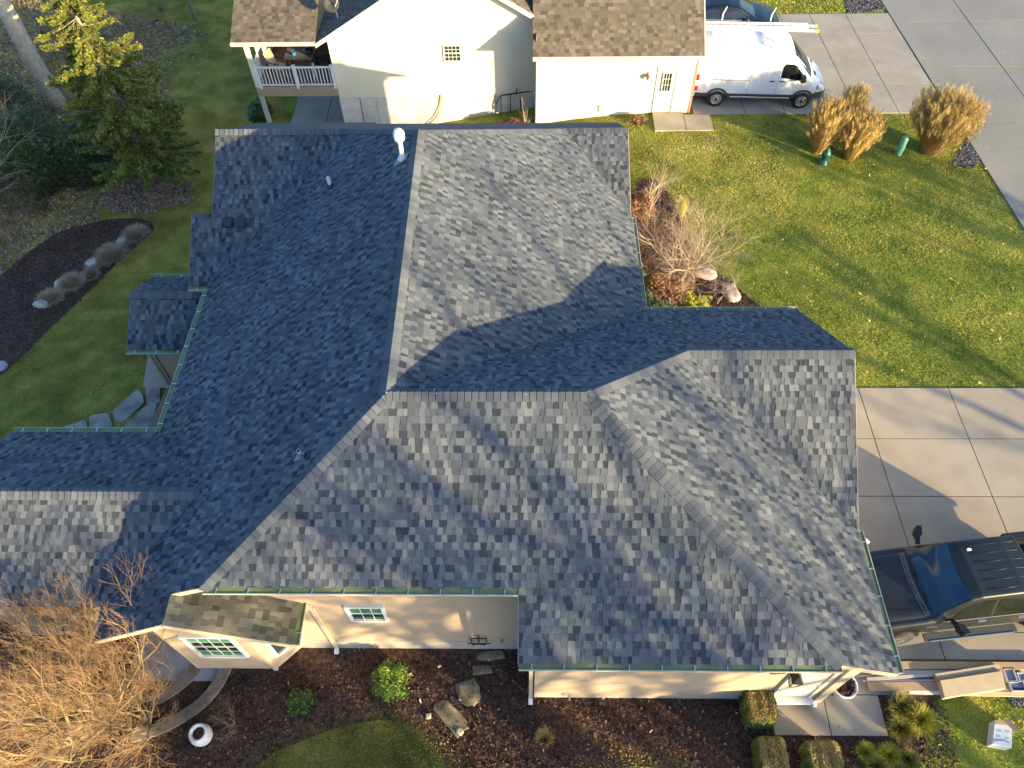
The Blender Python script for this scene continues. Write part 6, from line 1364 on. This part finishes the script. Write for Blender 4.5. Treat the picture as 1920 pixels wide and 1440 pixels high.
board('short bright white offcut at the lawn edge', (1703, 1298), (1772, 1300), .07, .05, .05, M['white'])
board('long tan plank running out of the right edge of the photo', (1770, 1300), (1960, 1304), .10, .05, .045, M['board_wood'])
def carton(label, quad, z0, h, mat, name='carton', lid=None, group='long cartons on the board stack'):
    P = [atz(*p, z0 + h) for p in quad]; c = sum(P, Vector()) / 4; t = thing(name, label, 'box', (c.x, c.y, z0), 0, group); m = MB(); m.prism([Vector((p.x, p.y, z0)) for p in P], (0, 0, h), .5); part('box', m, mat, t)
    if lid:
        for (u0, u1) in lid:
            q = MB(); a = P[0].lerp(P[3], u0); b = P[1].lerp(P[2], u0); c2 = P[1].lerp(P[2], u1); d2 = P[0].lerp(P[3], u1); q.prism([a + Vector((0, 0, .002)), b + Vector((0, 0, .002)), c2 + Vector((0, 0, .002)), d2 + Vector((0, 0, .002))], (0, 0, .012)); part('flap', q, M['card_pale'], t)
    return t
carton('pale opened long carton tilted on the boards, its far edge toward the truck', [(1752, 1264), (1872, 1245), (1880, 1258), (1762, 1277)], .10, .14, M['card'], lid=[(.0, .45)])
carton('large pale carton in front of the opened one, tape on both ends', [(1763, 1276), (1879, 1258), (1886, 1290), (1772, 1308)], .09, .20, M['card_pale'])
for i, (lb, px, w_, d_) in enumerate([('upright grey plastic mounting block leaning left', (1893, 1266), .26, .34), ('grey plastic mounting block lying by the lawn', (1907, 1287), .36, .24), ('grey plastic mounting block at the right edge', (1917, 1270), .24, .20)]):
    c = atz(*px, .1); t = thing('mounting_block', lb, 'block', (c.x, c.y, .05), 0, 'grey mounting blocks'); m = MB()
    for x0, x1, y0, y1 in ((-w_, -w_ + .05, -d_, d_), (w_ - .05, w_, -d_, d_), (-w_ + .05, w_ - .05, -d_, -d_ + .05), (-w_ + .05, w_ - .05, d_ - .05, d_)): m.box(c.x + x0 * .5, c.x + x1 * .5, c.y + y0 * .5, c.y + y1 * .5, .06, .14)
    part('rim', m, pm('grey_vinyl', (.36, .36, .40), rough=.5), t); m = MB(); m.box(c.x - w_ * .49, c.x + w_ * .49, c.y - d_ * .49, c.y + d_ * .49, .05, .085); part('plate', m, pm('grey_vinyl_dark', (.22, .22, .26), rough=.5), t)
# white paper carton on the lawn
Pq = [atz(*p, .30) for p in ((1866, 1350), (1899, 1352), (1897, 1402), (1861, 1395))]; c = sum(Pq, Vector()) / 4
t = thing('shipping_carton', 'white and brown opened carton lying on the lawn at the lower right', 'box', (c.x, c.y, 0)); m = MB()
m.prism([Vector((p.x, p.y, .01)) for p in Pq], (0, 0, .29)); part('box', m, pm('carton_white', (.50, .53, .56), rough=.6, nvar=.05, nsc=6), t)
m = MB(); m.prism([Pq[0] + Vector((0, 0, .004)), Pq[1] + Vector((0, 0, .004)), Pq[1].lerp(Pq[2], .18) + Vector((0, 0, .004)), Pq[0].lerp(Pq[3], .18) + Vector((0, 0, .004))], (0, 0, .01)); part('brown_end', m, M['card'], t)
m = MB(); a = Pq[0].lerp(Pq[1], .35) + Vector((0, .05, .02)); b = Pq[0].lerp(Pq[1], .8) + Vector((0, .02, .02)); m.prism([a, b, b + Vector((.10, -.30, .10)), a + Vector((.12, -.30, .10))], (0, 0, .012)); part('flap', m, M['card'], t)
m = MB()
for u, v, L_ in ((.15, .38, .25), (.15, .44, .3), (.6, .40, .28), (.6, .46, .22), (.15, .62, .2), (.15, .67, .28), (.6, .66, .25), (.6, .71, .18)):
    a = Pq[0].lerp(Pq[1], u).lerp(Pq[3].lerp(Pq[2], u), v); b = Pq[0].lerp(Pq[1], u + L_).lerp(Pq[3].lerp(Pq[2], u + L_), v); m.bar(a + Vector((0, 0, .003)), b + Vector((0, 0, .003)), .008, .002)
part('print', m, pm('print_grey', (.22, .24, .28)), t)
m = MB(); cc = Pq[3].lerp(Pq[2], .5) + Vector((0, .06, -.02)); m.tube([cc + Vector((.17 * math.cos(a), .05 * math.sin(a), .03)) for a in np.linspace(math.pi, 0, 9)], .006, 5); part('handle_cut', m, M['print'] if 'print' in M else M['dark'], t)
# ---------------------------------------------------------------- trees outside the view whose shadows reach it
def caster(label, x, y, h, seed, dense=True, R=3.2):
    if dense:
        t = thing('evergreen_tree', label, 'tree', (x, y, 0), 0, 'evergreens south east of the house'); P, d = leaf_pts((x, y, 1.2), (R, R, h - 1.2), 9000, seed=seed, lump=.14, shell=.3)
        P[:, :2] = np.array([x, y]) + (P[:, :2] - np.array([x, y])) * (1 - .45 * (P[:, 2:3] / h)); cloud('foliage', P, (.12, .25), M['leaf_dark'], np.full(len(P), .5), t)
        m = MB(); m.tube([(x, y, 0), (x, y, h * .9)], [.2, .05], 7); part('trunk', m, M['bark'], t)
    else:
        rn = random.Random(seed)
        bare_tree('bare_tree', label, 'tree', Vector((x, y, 0)), M['twig_brown'], [((rn.uniform(-.1, .1), rn.uniform(-.1, .1), 1), h * .36, .32)], 4,
                  dict(wig=.10, up=lambda d: .06, fork=[2, 3, 3], spread=.44, len=.76, lat=lambda d: (1, 1, 2, 1, 0)[d], taper=.70), seed, 'bare trees south east of the house')
dv_ = Vector((math.sin(R_(AZ)), -math.cos(R_(AZ)), 0))
def cast_at(tx, ty, dist): q = Vector((tx, ty, 0)) + dv_ * dist; return q.x, q.y
# dense evergreens shade the front beds and the lower lawn; bare trees dapple the roof
for i, (tx, ty, dist, h, R, lb) in enumerate([(-3.5, 2.0, 30, 9.2, 4.0, 'tall evergreen between two shorter ones south east of the house'), (-6.5, 3.6, 36, 10.2, 4.2, 'tallest dark evergreen south east of the house'), (-.8, .4, 27, 7.4, 2.8, 'broad low evergreen across the front lawn'), (12.6, 1.6, 24, 5.8, 1.8, 'smallest evergreen, nearest the driveway side')]):
    x, y = cast_at(tx, ty, dist); caster(lb, x, y, h, 200 + i, True, R)
for i, (tx, ty, dist, h, lb) in enumerate([(-1.5, 6.4, 30, 13.5, 'bare tree farthest from the road'), (-2.6, 5.6, 26, 12.5, 'bare tree with a low fork in front of the house'), (3.0, 6.0, 30, 13.5, 'tall bare tree in the middle of the row'), (-.2, 6.9, 30, 13.0, 'slim bare tree in the row'), (1.5, 4.8, 34, 12.5, 'bare tree set back behind the row'), (-4.0, 5.2, 27, 11.0, 'bare tree at the west end of the row'),  (.7, 7.9, 35, 14.5, 'tallest bare tree, behind the middle of the row'), (15.5, 12.5, 22, 9, 'short bare tree across the driveway'), (20, 19, 28, 11, 'bare tree beside the road'), (14.5, 22, 30, 9, 'bare tree on the far side of the road')]):
    x, y = cast_at(tx, ty, dist); caster(lb, x, y, h, 300 + i, False)
